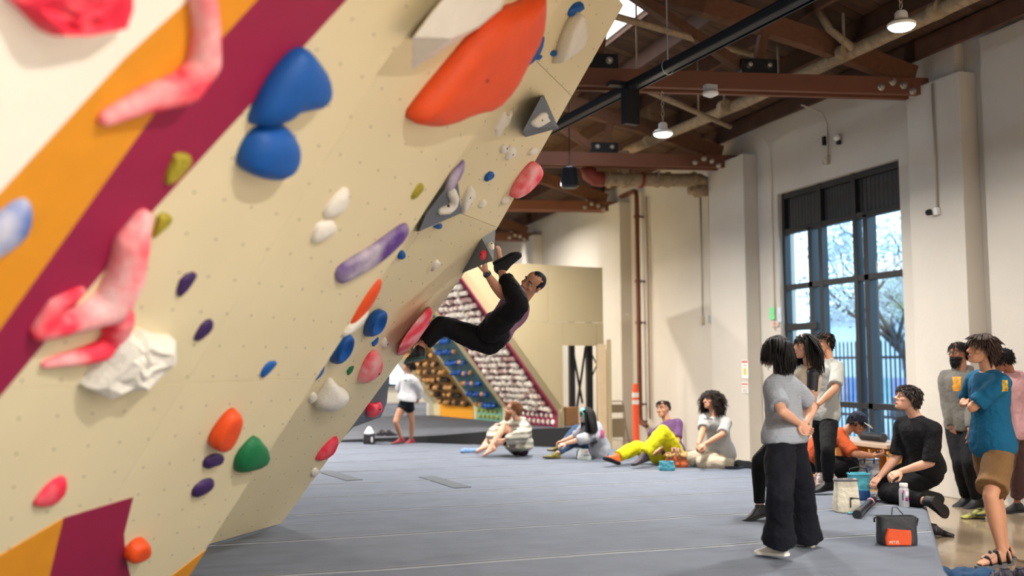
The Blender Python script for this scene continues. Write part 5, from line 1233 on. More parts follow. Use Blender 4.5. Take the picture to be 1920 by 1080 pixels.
# --- 4 orange tee, crouched over a phone
def cap_phone(i):
    P, s = i['P'], i['s']; R = Matrix((i['L'], i['F'], i['U'])).transposed(); c = MB()
    c.ball(P(0, -.008, .045), (.088*s, .108*s, .082*s), 18, 12, R)
    o = vox(c, 'cap', mat('cap_navy', (34, 44, 66), .8), i['root'], .008, 2)
    v = MB().loft([[P(x, .06+.0*y, .052), P(x*1.0, y, .05-.03*(y-.06)*4), P(x*1.0, y, .044-.03*(y-.06)*4), P(x, .06, .044)] for x, y in ((-.07, .10), (-.05, .15), (0, .175), (.05, .15), (.07, .10))])
    v.build('cap_brim', mat('brim_cream', (196, 194, 186), .8), i['root'], smooth='all')
K_or = clothmat('tee_orange', (182, 80, 42))
gl = person('man in a navy cap and orange tee crouching over a phone', 1.75, 'olive', D(1530, 868, 11.4), D(1583, 812, 11.35), (1608, 792, 'n'),
       rel(.8, -.45, 0), rel(.86, -.35, -.62),
       [((1590, 852, 'f'), (1632, 856, 'n'), rel(.85, -.2, .1), rel(-.1, .3, .8), .7), ((1601, 851, 'n'), (1638, 855, 'f'), rel(.8, -.2, .15), rel(0, .3, .7), .8)],
       [((1598, 868, 'f'), (1552, 893, 'n'), rel(-.8, .2, -.4)), ((1602, 876, 'n'), (1548, 897, 'f'), rel(-.8, -.1, -.4))],
       dict(mat=K_or, loose=.03, hem=-.14, wide=.03, sl=.95), dict(mat=K_blk, loose=.02, end=1.95), dict(mat=M_hairb, n=160, len=.04, r=.008, back=-.06, line=.02, world=False), [shoe_b, shoe_b],
       bend=.10, glasses=M_steel, extra=cap_phone, seed=6)
hw_ = (gl['A'][0][2]+gl['A'][1][2])/2 + rel(.10, -.05, .03)
ph = single('smartphone', MB().box(hw_, (.075, .15, .009), Matrix.Rotation(.5, 3, 'Y') @ Matrix.Rotation(.6, 3, 'Z')), mat('phone_black', (20, 22, 26), .2), 'smartphone held by the man in the navy cap', 'phone', bevel=.003)
# --- 5 black tee, kneeling
K_bt = clothmat('tee_black', (24, 24, 27))
person('young man with tousled dark hair and black tee kneeling at the mat edge', 1.92, 'fair', D(1733, 880, 9.75), D(1719, 786, 9.7), (1700, 744, 'n'),
       rel(-.88, -.4, 0), rel(-.92, -.1, .33),
       [((1745, 868, 'n'), (1688, 884, 'n'), rel(-.9, -.15, -.35), rel(.1, .5, -.7), .7), ((1683, 862, 'f'), (1650, 893, 'n'), rel(-.75, -.3, -.6), rel(.3, .3, -.6), .8)],
       [((1662, 925, 'n'), (1738, 940, 'n'), rel(.6, .45, -.5)), ((1652, 902, 'f'), (1722, 922, 'n'), rel(.85, .3, -.35))],
       dict(mat=K_bt, loose=.035, hem=-.12, wide=.03, sl=.98, wr=.024), dict(mat=K_blk, loose=.02, end=1.9, wr=.02),
       dict(mat=mat('hair_dark_brown', (42, 32, 28), .5, var=.3, scale=30), n=420, len=.06, r=.010, mess=.16, curl=.003, fringe=1, back=-.07, line=.05, bulk=1.12, world=False, lift=.1),
       [dict(mat=mat('shoe_black', (30, 30, 33), .6), sole=M_solek)]*2, seed=7)
# --- 6 hoodie
def ponytail(i):
    P, s = i['P'], i['s']; rnd = random.Random(3); m = MB()
    for k in range(46):
        p = P(rnd.uniform(-.05, .01), -.05, rnd.uniform(-.06, 0)); q = P(-.06+rnd.uniform(-.02, .02), .0, -.14); e = q - UZ*rnd.uniform(.08, .2) + rel(-.03, -.02, 0); ph_ = rnd.uniform(0, 6)
        pts = [p.lerp(q, t/4) for t in range(4)] + [q.lerp(e, t/7)+Vector((.013*math.cos(ph_+t*1.7), .013*math.sin(ph_+t*1.7), 0)) for t in range(8)]
        m.tube(pts, [.008]*8+[.007, .006, .004, .002], 5)
    m.build('hair_tail', M_hairb, i['root'], smooth='all')
person('bearded man in a grey hoodie with long curly hair, hands in pockets', 1.9, 'brown', D(1806, 800, 11.45), D(1803, 696, 11.4), (1796, 656, 'n'),
       rel(-.72, -.62, 0), rel(-.90, -.42, .03),
       [((1828, 765, 'f'), (1818, 805, 'n'), rel(-.1, -.3, -.9), rel(-.8, .3, 0), .5), ((1778, 757, 'n'), (1784, 800, 'n'), rel(.2, -.1, -.9), rel(.8, .3, 0), .5)],
       [((1818, 868, 'n'), (1832, 935, 'f'), rel(-.9, -.4, -.1)), ((1800, 868, 'n'), (1812, 932, 'f'), rel(-.9, -.42, -.1))],
       dict(name='hoodie', mat=[clothmat('hoodie_grey', (110, 107, 101)), mat('print_orange', (216, 150, 50), .6, var=.5, scale=30)], loose=.03, hem=-.05, wide=.02, sleeve='long', hood=True, post=pxpost(1786, 706, 1802, 733)),
       dict(mat=K_blk, loose=.016, end=1.97, name='joggers'), dict(mat=M_hairb, n=220, len=.06, r=.009, mess=.06, back=-.06, line=.06), [shoe_b, shoe_b], beard=dict(mat=M_hairb, len=.05, n=240), glasses=M_steel, extra=ponytail, seed=8)
# --- 7 teal tee, arms crossed
K_brn = clothmat('shorts_brown', (118, 88, 56)); M_sand = mat('sandal_grey', (84, 84, 86), .6)
person('tall man in a teal tee, brown shorts and sandals with arms crossed at the right', 1.83, 'tan', D(1861, 838, 8.1), D(1853, 698, 8.1), (1841, 654, 'n'),
       rel(-.97, -.12, 0), rel(-.98, -.12, .15),
       [((1818, 768, 'n'), (1836, 752, 'f'), rel(.6, .75, .05), rel(-.5, .5, 0), .4), ((1812, 752, 'f'), (1806, 757, 'n'), rel(.2, -.9, .1), rel(-.3, .3, .5), .5)],
       [((1857, 930, 'n'), (1878, 1034, 'f'), rel(-.97, -.05, -.1)), ((1866, 928, 'f'), (1884, 1026, 'f'), rel(-.95, .1, -.1))],
       dict(mat=[clothmat('tee_teal', (18, 84, 118)), mat('print_yellow', (202, 160, 40), .6, var=.7, scale=40)], loose=.03, hem=-.14, wide=.03, sl=.85, wr=.024, post=pxpost(1879, 712, 1890, 734)),
       dict(name='shorts', mat=K_brn, loose=.022, end=.86, hem=.012, wr=.018), dict(mat=M_hairbr, n=460, len=.075, r=.011, mess=.03, fringe=1, back=-.08, line=.05, bulk=1.08),
       [dict(bare=True, mat=M_sand, strap=M_steel)]*2, seed=9)
# --- 8 pink tee
person('man in a faded pink tee and maroon trousers, back turned, at the right margin', 1.71, 'brown', D(1899, 812, 10.45), D(1893, 700, 10.4), (1879, 675, 'n'),
       rel(-.55, .8, 0), rel(-.75, .45, -.35),
       [((1868, 745, 'n'), (1862, 778, 'f'), rel(-.4, .6, -.4), rel(.4, .2, 0), .6), ((1920, 758, 'n'), (1915, 790, 'f'), rel(-.3, .6, -.4), rel(-.4, .2, 0), .6)],
       [((1884, 878, 'n'), (1868, 948, 'f'), rel(-.85, .3, -.1)), ((1910, 880, 'f'), (1907, 945, 'f'), rel(-.8, .3, -.1))],
       dict(mat=clothmat('tee_pink', (190, 146, 150), var=.12), loose=.032, hem=-.10, wide=.03, sl=.9), dict(mat=clothmat('trouser_maroon', (76, 52, 50)), loose=.026, end=1.8),
       dict(mat=M_hairb, n=260, len=.055, r=.009, curl=.008, mess=.2, back=-.03, line=.0, world=False), [dict(mat=mat('shoe_olive', (120, 118, 50), .6), sole=M_solek), shoe_b], seed=10)
# --- 9 curly kneeling man
K_kh = clothmat('khaki_cargo', (176, 164, 144))
person('man with long curly dark hair and grey tee kneeling on the mat in khaki trousers', 1.78, 'tan', Z(1353, 852, .42), D(1340, 778, 13.1), (1330, 742, 'n'),
       rel(-.7, -.62, 0), rel(-.78, -.55, .22),
       [((1354, 815, 'n'), (1322, 833, 'n'), rel(-.8, -.3, -.35), rel(0, .4, -.8), .8), ((1318, 806, 'n'), (1310, 832, 'n'), rel(.2, -.5, -.6), rel(.3, .5, -.7), .8)],
       [((1318, 869, 'n'), (1380, 871, 'f'), rel(.8, .45, -.2)), ((1296, 860, 'n'), (1352, 864, 'f'), rel(.8, .45, -.2))],
       dict(mat=[clothmat('tee_grey', (160, 158, 154)), mat('print_dark', (96, 94, 94), .6)], loose=.03, hem=-.12, wide=.03, sl=.9, post=pxpost(1319, 784, 1336, 787)),
       dict(mat=K_kh, loose=.032, end=1.93, wr=.03), dict(mat=mat('hair_darkbrown', (40, 27, 22), .6, var=.3, scale=30, spec=.3), n=420, len=.24, r=.009, curl=.022, mess=.12, back=-.08, bulk=1.1, frontlen=.25, lift=.3), [shoe_b, shoe_b], seed=11)
# --- 10 yellow trousers
K_yel = clothmat('yellow_trouser', (196, 190, 26))
shoe_o = dict(mat=mat('sock_orange', (206, 96, 48), .7), sole=M_solek)
person('man in bright yellow trousers and a purple tee sitting on the mat', 1.76, 'tan', Z(1260, 853, .40), D(1251, 793, 13.75), (1243, 766, 'n'),
       rel(-.62, -.7, 0), rel(-.66, -.72, .12),
       [((1270, 829, 'n'), (1228, 848, 'n'), rel(-.85, -.3, -.2), rel(0, .4, -.8), .8), ((1220, 816, 'f'), (1214, 836, 'f'), rel(-.3, -.2, -.7), rel(.2, .5, -.7), .7)],
       [((1243, 810, 'n'), (1207, 852, 'n'), rel(-.8, -.45, -.2)), ((1192, 838, 'n'), (1156, 856, 'n'), rel(-.8, -.5, .35))],
       dict(mat=clothmat('tee_purple', (98, 68, 104)), loose=.022, hem=-.06, wide=.02, sl=.8), dict(mat=K_yel, loose=.034, end=1.93, wr=.03),
       dict(mat=M_hairb, n=200, len=.035, r=.008, mess=.1, fringe=1, back=.0, line=.06, world=False, lowback=False), [dict(mat=mat('shoe_multi', (70, 58, 66), .6, var=.6, scale=30)), shoe_o], seed=12)
# --- 11 teal-haired girl
def bangs(i):
    P, s = i['P'], i['s']; m = MB(); rnd = random.Random(2)
    for k in range(70):
        x = rnd.uniform(-.06, .085); p = P(x*.8, .045, .095); e = P(x*1.2, .09-.02*abs(x)/.08, .03); L = rnd.uniform(.0, .14) if abs(x) > .05 else 0
        m.tube([p, P(x, .085, .08), P(x*1.1, .098, .05), e, e-UZ*L], [.007, .009, .009, .007, .004], 5)
    m.build('teal_fringe', M_hairt, i['root'], smooth='all')
person('girl with black hair, teal fringe, grey sweatshirt and jeans sitting on the mat', 1.64, 'fair', Z(1124, 842, .39), D(1112, 797, 14.3), (1100, 778, 'n'),
       rel(-.92, -.2, 0), rel(-.95, -.12, .1),
       [((1092, 823, 'n'), (1060, 832, 'n'), rel(-.9, -.1, -.2), rel(0, .4, -.8), .7), ((1082, 818, 'f'), (1048, 830, 'n'), rel(-.9, -.1, -.2), rel(0, -.2, -.8), .8)],
       [((1079, 822, 'n'), (1044, 850, 'n'), rel(-.93, -.3, .15)), ((1076, 800, 'f'), (1052, 836, 'n'), rel(-.93, -.2, .1))],
       dict(name='sweatshirt', mat=[clothmat('sweat_grey', (172, 170, 176)), mat('print_pink', (206, 96, 140), .6, var=.4, scale=30)], loose=.035, hem=-.12, wide=.04, sleeve='long', cuff=.35, post=pxpost(1125, 806, 1133, 822)),
       dict(name='jeans', mat=clothmat('jeans_blue', (56, 82, 112), var=.2), loose=.012, end=1.9), dict(mat=M_hairb, n=460, len=.36, r=.009, mess=.04, back=-.07, frontlen=.2, bulk=1.05), [dict(mat=mat('shoe_yellowblack', (120, 108, 44), .6, var=.8, scale=24), sole=M_solek)]*2, female=True, extra=bangs, seed=13)
# --- 12 puffy coat
K_puf = mat('puffy_coat', (170, 164, 148), .55, var=.06, scale=5, bump=.3, bscale=30)
_n = K_puf.node_tree.nodes; _l = K_puf.node_tree.links; _w = _n.new('ShaderNodeTexWave'); _w.bands_direction = 'Z'; _w.inputs['Scale'].default_value = 3.6; _w.inputs['Distortion'].default_value = 1.2; _l.new(_n['Texture Coordinate'].outputs['Object'], _w.inputs[0])
_b = _n.new('ShaderNodeBump'); _b.inputs['Strength'].default_value = .9; _b.inputs['Distance'].default_value = .03; _l.new(_w.outputs[0], _b.inputs['Height']); _l.new(_n['Principled BSDF'].inputs['Normal'].links[0].from_socket, _b.inputs['Normal']); _l.new(_b.outputs[0], _n['Principled BSDF'].inputs['Normal'])
person('bearded man in a pale puffy coat sitting barefoot hugging his knees', 1.78, 'fair', Z(973, 838, .40), D(972, 790, 14.95), (962, 768, 'n'),
       rel(-.78, -.55, 0), rel(-.9, -.35, .16),
       [((978, 818, 'n'), (933, 828, 'n'), rel(-.9, .0, -.25), rel(.3, .8, 0), .8), ((925, 812, 'n'), (920, 828, 'n'), rel(.5, -.5, -.4), rel(.3, .8, 0), .8)],
       [((945, 798, 'n'), (920, 838, 'n'), rel(-.75, -.5, -.3)), ((932, 800, 'f'), (908, 834, 'n'), rel(-.8, -.45, -.3))],
       dict(name='puffy_coat', mat=K_puf, loose=.05, hem=-.14, wide=.05, sleeve='long', cuff=.92, hood=True, wr=.035, ds=.06), dict(name='shorts', mat=clothmat('shorts_plum', (50, 34, 44)), loose=.015, end=.72),
       dict(mat=M_hairg, n=300, len=.06, r=.010, curl=.010, mess=.22, back=-.05, bulk=1.1, lift=.25, line=.085, world=False), ['bare', 'bare'], beard=dict(mat=M_hairg, len=.07, n=240), bend=.04, seed=14)
# --- 13 sweatshirt woman
shoe_r = dict(mat=mat('shoe_red', (150, 50, 56), .6, var=.5, scale=20), sole=mat('sole_slate', (50, 56, 70), .6))
def bun(i): MB().ball(i['P'](0, -.12, -.02), (.035, .04, .06), 10, 8).build('hair_bun', M_hairb, i['root'], smooth='all')
person('woman in a pale grey sweatshirt and navy shorts standing far back on the mat', 1.57, 'tan', D(763, 751, 17.2), D(767, 703, 17.2), (766, 685, 'n'),
       rel(-.8, -.45, 0), rel(-.96, -.1, .14),
       [((784, 728, 'f'), (784, 748, 'f'), rel(-.2, .5, -.7), rel(-.5, .5, 0), .7), ((750, 727, 'f'), (764, 746, 'f'), rel(.7, .4, -.4), rel(0, .5, 0), .7)],
       [((772, 790, 'f'), (771, 824, 'f'), rel(-.8, -.5, -.1)), ((742, 790, 'n'), (752, 822, 'f'), rel(-.9, -.35, -.1))],
       dict(name='sweatshirt', mat=[clothmat('sweat_pale', (184, 182, 184)), mat('print_dark', (96, 94, 94), .6)], loose=.04, hem=-.04, wide=.035, sleeve='long', post=pxpost(758, 712, 763, 715)), dict(name='shorts', mat=K_navy, loose=.01, end=.42),
       dict(mat=M_hairb, n=180, len=.05, r=.009, back=-.07, line=.05, world=False), [shoe_r, shoe_r], female=True, extra=bun, seed=15)
# --- 14 climber
def climb_extra(i):
    sh, el, wr = i['A'][0]; d = (wr-el).normalized(); c = el.lerp(wr, .93)
    m = MB().tube([c-d*.009, c+d*.009], .034, 14).build('watch_strap', M_steel, i['root'], smooth=True)
    r = (CAM-c).normalized(); MB().lathe(c+r*.03, [(0, 0), (.017, 0), (.018, .008), (.0, .009)], 14, r).build('watch_face', mat('watch_face', (50, 60, 90), .2), m)
PELC = D(922, 628, 8.38)
person('climber in a purple tee and black trousers hanging from the overhanging wall', 1.75, 'tan', PELC, D(977, 565, 8.62), (999, 532, 'n'),
       rel(-.72, .25, .40), rel(-.62, -.78, .08),
       [((941, 553, 'n'), (911, 511, 'n'), rel(-.12, -.1, .95), rel(-.85, .4, .1), .95), ((937, 506, 'n'), (932, 462, 'n'), rel(-.1, -.1, .98), rel(-.8, .4, 0), .9)],
       [((974, 572, 'n'), (940, 508, 'f'), rel(.72, -.6, .25)), ((825, 608, 'f'), (785, 653, 'f'), rel(-.45, .75, -.1), lambda a: CAM+(a-CAM)*.963)],
       dict(mat=clothmat('tee_mauve', (128, 92, 112)), loose=.024, hem=.10, wide=.015, sl=.6, wr=.026), dict(mat=K_blk, loose=.020, end=1.76, hem=.008, wr=.024),
       dict(mat=M_hairb, n=0, bulk=1.045, lowback=False), [dict(mat=mat('shoe_black', (30, 30, 33), .6), high=False), dict(mat=mat('shoe_black', (30, 30, 33), .6), sole=mat('sole_greenish', (46, 80, 70), .6))],
       hup=rel(.70, -.1, .62), extra=climb_extra, seed=16)
# ================= BAGS AND SMALL THINGS =================
def textobj(name, txt, size, loc, xdir, up, m, parent, depth=.0015):
    cu = bpy.data.curves.new(name, 'FONT'); cu.body = txt; cu.size = size; cu.extrude = depth; cu.align_x = 'CENTER'; cu.align_y = 'CENTER'
    tmp = bpy.data.objects.new('tmp', cu); COL.objects.link(tmp); dg = bpy.context.evaluated_depsgraph_get(); me = bpy.data.meshes.new_from_object(tmp.evaluated_get(dg)); bpy.data.objects.remove(tmp)
    x = Vector(xdir).normalized(); z = x.cross(Vector(up)).normalized(); y = z.cross(x)
    M4 = Matrix((x, y, z)).transposed(); off = wloc(parent)
    for v in me.vertices: v.co = M4 @ v.co + Vector(loc) - off
    me.name = name; me.materials.clear(); me.materials.append(m); o = bpy.data.objects.new(name, me); COL.objects.link(o); o.parent = parent; return o
A_ = at(1100, 818, 1, fr_[1][0].y)
fd = Vector((fr_[0][0].x-fr_[1][0].x, fr_[0][0].y-fr_[1][0].y, 0)).normalized(); fn_ = Vector((fd.y, -fd.x, 0))
fp = onV(1090, 817, fr_[1][0], fn_)
textobj('printed_word', 'Flashed', .10, onV(1099, 817, fr_[1][0]+fn_*.008, fn_), fd, UZ, M_logo, bm_)
MB().lathe(onV(1086, 817, fr_[1][0], fn_), [(.0, .0), (.045, 0), (.045, .005), (0, .005)], 14, fn_).build('printed_ring', M_logo, bm_)
def bag(name, label, cat, base_px, w, d, h, m, zb=MT, top=.8, rim=None, rimm=None, bulge=1.08, yaw=0, squash=0, disp=.012, n=20, tilt=0):
    """soft open bucket: rounded-square body standing on its base"""
    c = Z(base_px[0], base_px[1], zb); c = c + HF*(d*.5); t = thing(name, label, cat, (c.x, c.y, zb)); Rz = Matrix.Rotation(-YAW+yaw, 3, 'Z'); rings = []
    for z, k in ((0, .86), (.02, .97), (.25, bulge), (.55, (bulge+top)/2), (.85, top), (1.0, top)):
        ring = []
        for j in range(n):
            a = 2*math.pi*j/n; e = .42
            p = Rz @ Vector((w/2*k*math.copysign(abs(math.cos(a))**e, math.cos(a)), d/2*k*(1-squash*z)*math.copysign(abs(math.sin(a))**e, math.sin(a)), z*h)); ring.append(Vector((c.x, c.y, zb)) + p + HR*(tilt*z*h))
        rings.append(ring)
    top_r = rings[-1]; ce = sum(top_r, Vector())/n
    rings.append([ce+(p-ce)*.9 - UZ*.0 for p in top_r]); rings.append([ce+(p-ce)*.85-UZ*h*.35 for p in top_r])
    vox(MB().loft(rings), 'bag_body', m, t, max(.004, w/42), 2, disp=disp, dscale=w*.35)
    if rimm:
        MB().tube([ce+(p-ce)*1.02-UZ*h*.03 for p in top_r]+[ce+(top_r[0]-ce)*1.02-UZ*h*.03], [(h*.045, .004)]*(n+1) if False else h*.035, 6).build('rim', rimm, t, smooth='all')
    return t, ce, c
M_can = clothmat('canvas_cream', (214, 206, 186)); M_strap = mat('strap_black', (28, 28, 30), .6)
t, ce, c = bag('canvas_bag', 'upright cream canvas chalk bag with a grey rim on the near mat', 'bag', (1593, 962), .235, .16, .30, M_can, bulge=1.0, top=.86, rimm=mat('rim_grey', (96, 94, 100), .7), squash=.3)
b = c - HF*.085 + HR*.04
MB().tube([b+UZ*.13+HR*.05, b+UZ*.135, b+UZ*.12-HR*.03, b+UZ*.05-HR*.03], .005, 6).build('cord', M_strap, t, smooth='all'); MB().box(b+UZ*.135-HR*.02, (.03, .012, .014)).build('toggle', M_strap, t, bevel=.003)
M_teald = clothmat('teal_fabric', (88, 172, 190), var=.3)
t, ce, c = bag('chalk_bucket', 'teal chalk bucket with a dark blue base behind the cream canvas bag', 'bucket', (1616, 938), .20, .16, .26, M_teald, top=.98, bulge=1.0, rimm=M_teald)
MB().tube([ce-HR*.09, ce-HR*.085+UZ*.04, ce+UZ*.06, ce+HR*.085+UZ*.04, ce+HR*.09], .007, 6).build('handle', M_strap, t, smooth='all')
MB().lathe((c.x, c.y, MT+.002), [(0, 0), (.098, 0), (.108, .03), (.106, .09), (.09, .095), (0, .095)], 20).build('base_panel', mat('deep_blue', (26, 66, 120), .7), t, smooth=True)
t, ce, c = bag('tie_dye_bucket', 'blue and white tie-dyed chalk bucket farther back beside the kneeling man', 'bucket', (1632, 900), .26, .2, .24, chalkmat('tie_dye', (60, 92, 132), .95, 9), top=.96, bulge=1.0, rimm=mat('rim_slate', (90, 110, 134), .7))
for sx in (-.06, .05): MB().bar(ce+HR*sx-HF*.1+UZ*.01, ce+HR*sx-HF*.1-UZ*.05, .012, .01).build('loop', M_strap, t)
t, ce, c = bag('backpack', 'dark grey backpack lying behind the tie-dyed bucket', 'backpack', (1590, 902), .30, .18, .17, mat('pack_grey', (66, 68, 74), .8, var=.1, bump=.4), top=.8, squash=.2)
MB().tube([ce-HR*.1, ce+UZ*.05, ce+HR*.1], .012, 6).build('strap', M_strap, t, smooth='all')
t, ce, c = bag('chalk_bag', 'crumpled cream and brown patterned chalk bag behind the striped-tee person', 'bag', (1553, 920), .24, .2, .17, chalkmat('cream_brown', (120, 78, 66), 1.0, 9), top=.72, disp=.06, bulge=1.12)
MB().tube([ce-HR*.03, ce-HR*.02+UZ*.03, ce+HR*.03+UZ*.02, ce+HR*.09-UZ*.03], .009, 6).build('cord', M_can, t, smooth='all')
# orange-black bag, nearest
t, ce, c = bag('tote_bag', 'black roll-top chalk bag with an orange front pocket, nearest on the mat', 'bag', (1690, 1024), .285, .17, .215, mat('bag_black', (38, 40, 46), .6, bump=.4, bscale=20), top=1.0, bulge=1.0, squash=.35, disp=.012)
f0 = Vector((c.x, c.y, MT)) - HF*.078
o = MB().loft([[f0+HR*x+UZ*z-HF*(.012*k) for x, z in ((-.115*q, .008), (.075*q, .008), (.08*q, .07), (.075*q, .115), (0, .12), (-.1*q, .13), (-.12*q, .06))] for k, q in ((0, 1), (1, .98), (1.6, .9))]).build('front_pocket', mat('pocket_orange', (206, 76, 28), .55, var=.1, bump=.4, bscale=15), t, bevel=.002)
textobj('printed_word', 'PETZL', .028, f0-HR*.055+UZ*.03-HF*.021, HR, UZ, mat('print_cream', (236, 214, 200), .5), o, .0008)
MB().tube([ce-HR*.14-UZ*.01, ce-HR*.165-UZ*.02, ce-HR*.165-UZ*.05], .008, 6).build('buckle_strap', M_strap, t, smooth='all'); MB().tube([ce+HR*.14-UZ*.01, ce+HR*.165-UZ*.03, ce+HR*.15-UZ*.08], .008, 6).build('buckle_strap', M_strap, t, smooth='all')
MB().tube([ce-HR*.02+HF*.03, ce-HR*.015+HF*.03+UZ*.055, ce+HR*.02+HF*.03+UZ*.055, ce+HR*.065+HF*.03], .004, 6).build('carry_loop', M_strap, t, smooth='all')
# brush with black handle and teal stick
a = Z(1637, 936, MT+.035); b = Z(1607, 965, MT+.035)
t = thing('brush_roller', 'black cylinder roller with pink end ring lying in front of the canvas bag', 'tool', tuple(a)); MB().tube([a, a.lerp(b, .3), a.lerp(b, .32), a.lerp(b, .7), b], [.034, .036, .03, .034, .04], 14).build('roller_body', mat('roller_black', (40, 40, 46), .35), t, smooth=True)
MB().tube([a.lerp(b, .18), a.lerp(b, .23)], .038, 14).build('ring', mat('ring_pink', (226, 150, 170), .5), t, smooth=True); MB().tube([a.lerp(b, -.18), a], [.02, .03], 12).build('tip', mat('tip_white', (222, 220, 222), .5), t, smooth=True)
a = Z(1590, 962, MT+.012); b = Z(1622, 960, MT+.02); t = single('chalk_brush', MB().tube([a, b], [(.014, .008), (.010, .008)], 8), mat('brush_teal', (96, 196, 206), .5), 'small teal brush handle poking out beside the canvas bag', 'brush', smooth=True)
# bottle
c = Z(1698, 951, MT) + HF*.03
t = thing('water_bottle', 'clear water bottle with stickers and a white cap beside the kneeling man', 'bottle', (c.x, c.y, MT))
k = .0047*1.0
MB().lathe((c.x, c.y, MT), [(0, 0), (.044, 0), (.047, .01), (.047, .15), (.044, .17), (.034, .185), (.033, .19), (0, .19)], 24).build('bottle_body', mat('clear_plastic', (186, 186, 190), .15, spec=.6, var=.1), t, smooth=True)
MB().lathe((c.x, c.y, MT+.188), [(0, 0), (.038, 0), (.039, .004), (.039, .028), (.036, .034), (0, .034)], 24).build('cap', mat('cap_white', (232, 228, 222), .4), t, smooth=True)
for dz, dx, w_, h_, col in ((.13, .012, .03, .04, (236, 236, 238)), (.075, .006, .026, .034, (96, 60, 150)), (.075, .006, .014, .018, (200, 60, 50)), (.08, .03, .014, .05, (200, 70, 160)), (.10, -.026, .012, .07, (70, 74, 84)), (.145, -.02, .014, .03, (90, 180, 210))):
    q = Vector((c.x, c.y, MT+dz)) + HR*dx - HF*(math.sqrt(max(0, .0475**2-dx*dx))+(.0012 if w_ == .014 and h_ == .018 else 0)); nn = (q-Vector((c.x, c.y, MT+dz))).normalized(); xx = nn.cross(UZ)
    MB().add([q+xx*a_*w_/2+UZ*b_*h_/2+nn*z_ for z_ in (0, .001) for a_, b_ in ((-1, -1), (1, -1), (1, 1), (-1, 1))], [(0, 1, 2, 3), (7, 6, 5, 4), (0, 4, 5, 1), (1, 5, 6, 2), (2, 6, 7, 3), (3, 7, 4, 0)]).build('sticker', mat('sticker_%d' % (col[0]+col[1]), col, .4), t)
c = Z(1680, 943, MT+.006); single('smartphone', MB().box(c, (.15, .08, .009), Matrix.Rotation(.15, 3, 'Z')), mat('phone_black', (20, 22, 26), .2), 'black smartphone lying flat on the mat left of the water bottle', 'phone', bevel=.003)
# far bags
t, ce, c = bag('fleece_bag', 'orange bag with fluffy tan lining between the purple and grey tees', 'bag', (1270, 877), .30, .16, .16, mat('rust_orange', (186, 92, 48), .7, var=.2, bump=.4), top=.8, disp=.02)
fz = MB(); rnd = random.Random(4)
for k in range(90): a = rnd.uniform(0, 6.28); fz.ball(ce+HR*(.13*math.cos(a))+HF*(.09*math.sin(a))+Vector((rnd.gauss(0, .012), rnd.gauss(0, .012), rnd.gauss(0, .014))), rnd.uniform(.012, .026), 6, 4)
vox(fz, 'fleece_lining', mat('fleece_tan', (196, 158, 104), .9, bump=.8, bscale=90), t, .006, 1, disp=.008, dscale=.02); MB().tube([ce-HR*.05, ce-HR*.045+UZ*.09, ce-HR*.01+UZ*.09, ce], .014, 8).build('handle', mat('handle_pink', (206, 160, 150), .7), t, smooth='all'); MB().tube([ce+HR*.03, ce+HR*.035+UZ*.09, ce+HR*.06+UZ*.08, ce+HR*.07], .012, 8).build('handle', MATS['handle_pink'], t, smooth='all')
t, ce, c = bag('chalk_bag', 'small teal folded chalk bag in front of the orange bag', 'bag', (1252, 883), .19, .14, .115, clothmat('teal_small', (78, 148, 164)), top=.96, disp=.02)
MB().tube([ce-HR*.05-HF*.05, ce+HR*.05-HF*.05], .008, 6).build('rim', M_strap, t, smooth='all')
t, ce, c = bag('chalk_bag', 'round white chalk bag with a black cartoon smile beside the girl in jeans', 'bag', (1096, 863), .19, .15, .15, mat('bag_white', (222, 228, 218), .7, var=.05), top=.7, bulge=1.06, disp=.008)
q = Vector((c.x, c.y, MT+.075)) - HF*.088 + HR*.03
MB().tube([q+HR*x+UZ*z for x, z in ((-.04, .005), (-.03, -.012), (-.01, -.004), (0, .012), (.01, -.004), (.03, -.012), (.04, .005))], .005, 5).build('printed_smile', M_strap, t, smooth='all'); MB().ball(q+UZ*.05+HF*.012, (.03, .015, .016), 8, 6).build('pink_spot', mat('spot_pink', (226, 150, 180), .7), t, smooth='all')
MB().tube([ce-HR*.07, ce-HR*.1-UZ*.04, ce-HR*.1-UZ*.11], .008, 6).build('belt', M_strap, t, smooth='all')
a = Z(868, 846, MT+.03); b = Z(900, 844, MT+.03)
cl = MB()
for i in range(14): x = i/13; cl.ball(a.lerp(b, x)+UZ*(.012*math.sin(i*2.1)), (.05, .045, .03+.012*math.sin(i*1.7)), 8, 6)
tc_ = thing('towel', 'light blue cloth lying on the mat beside the barefoot man', 'cloth', (a.x, a.y, MT)); vox(cl, 'cloth_folds', mat('cloth_blue', (120, 152, 190), .85, var=.25, scale=14), tc_, .012, 2, disp=.02, dscale=.05)
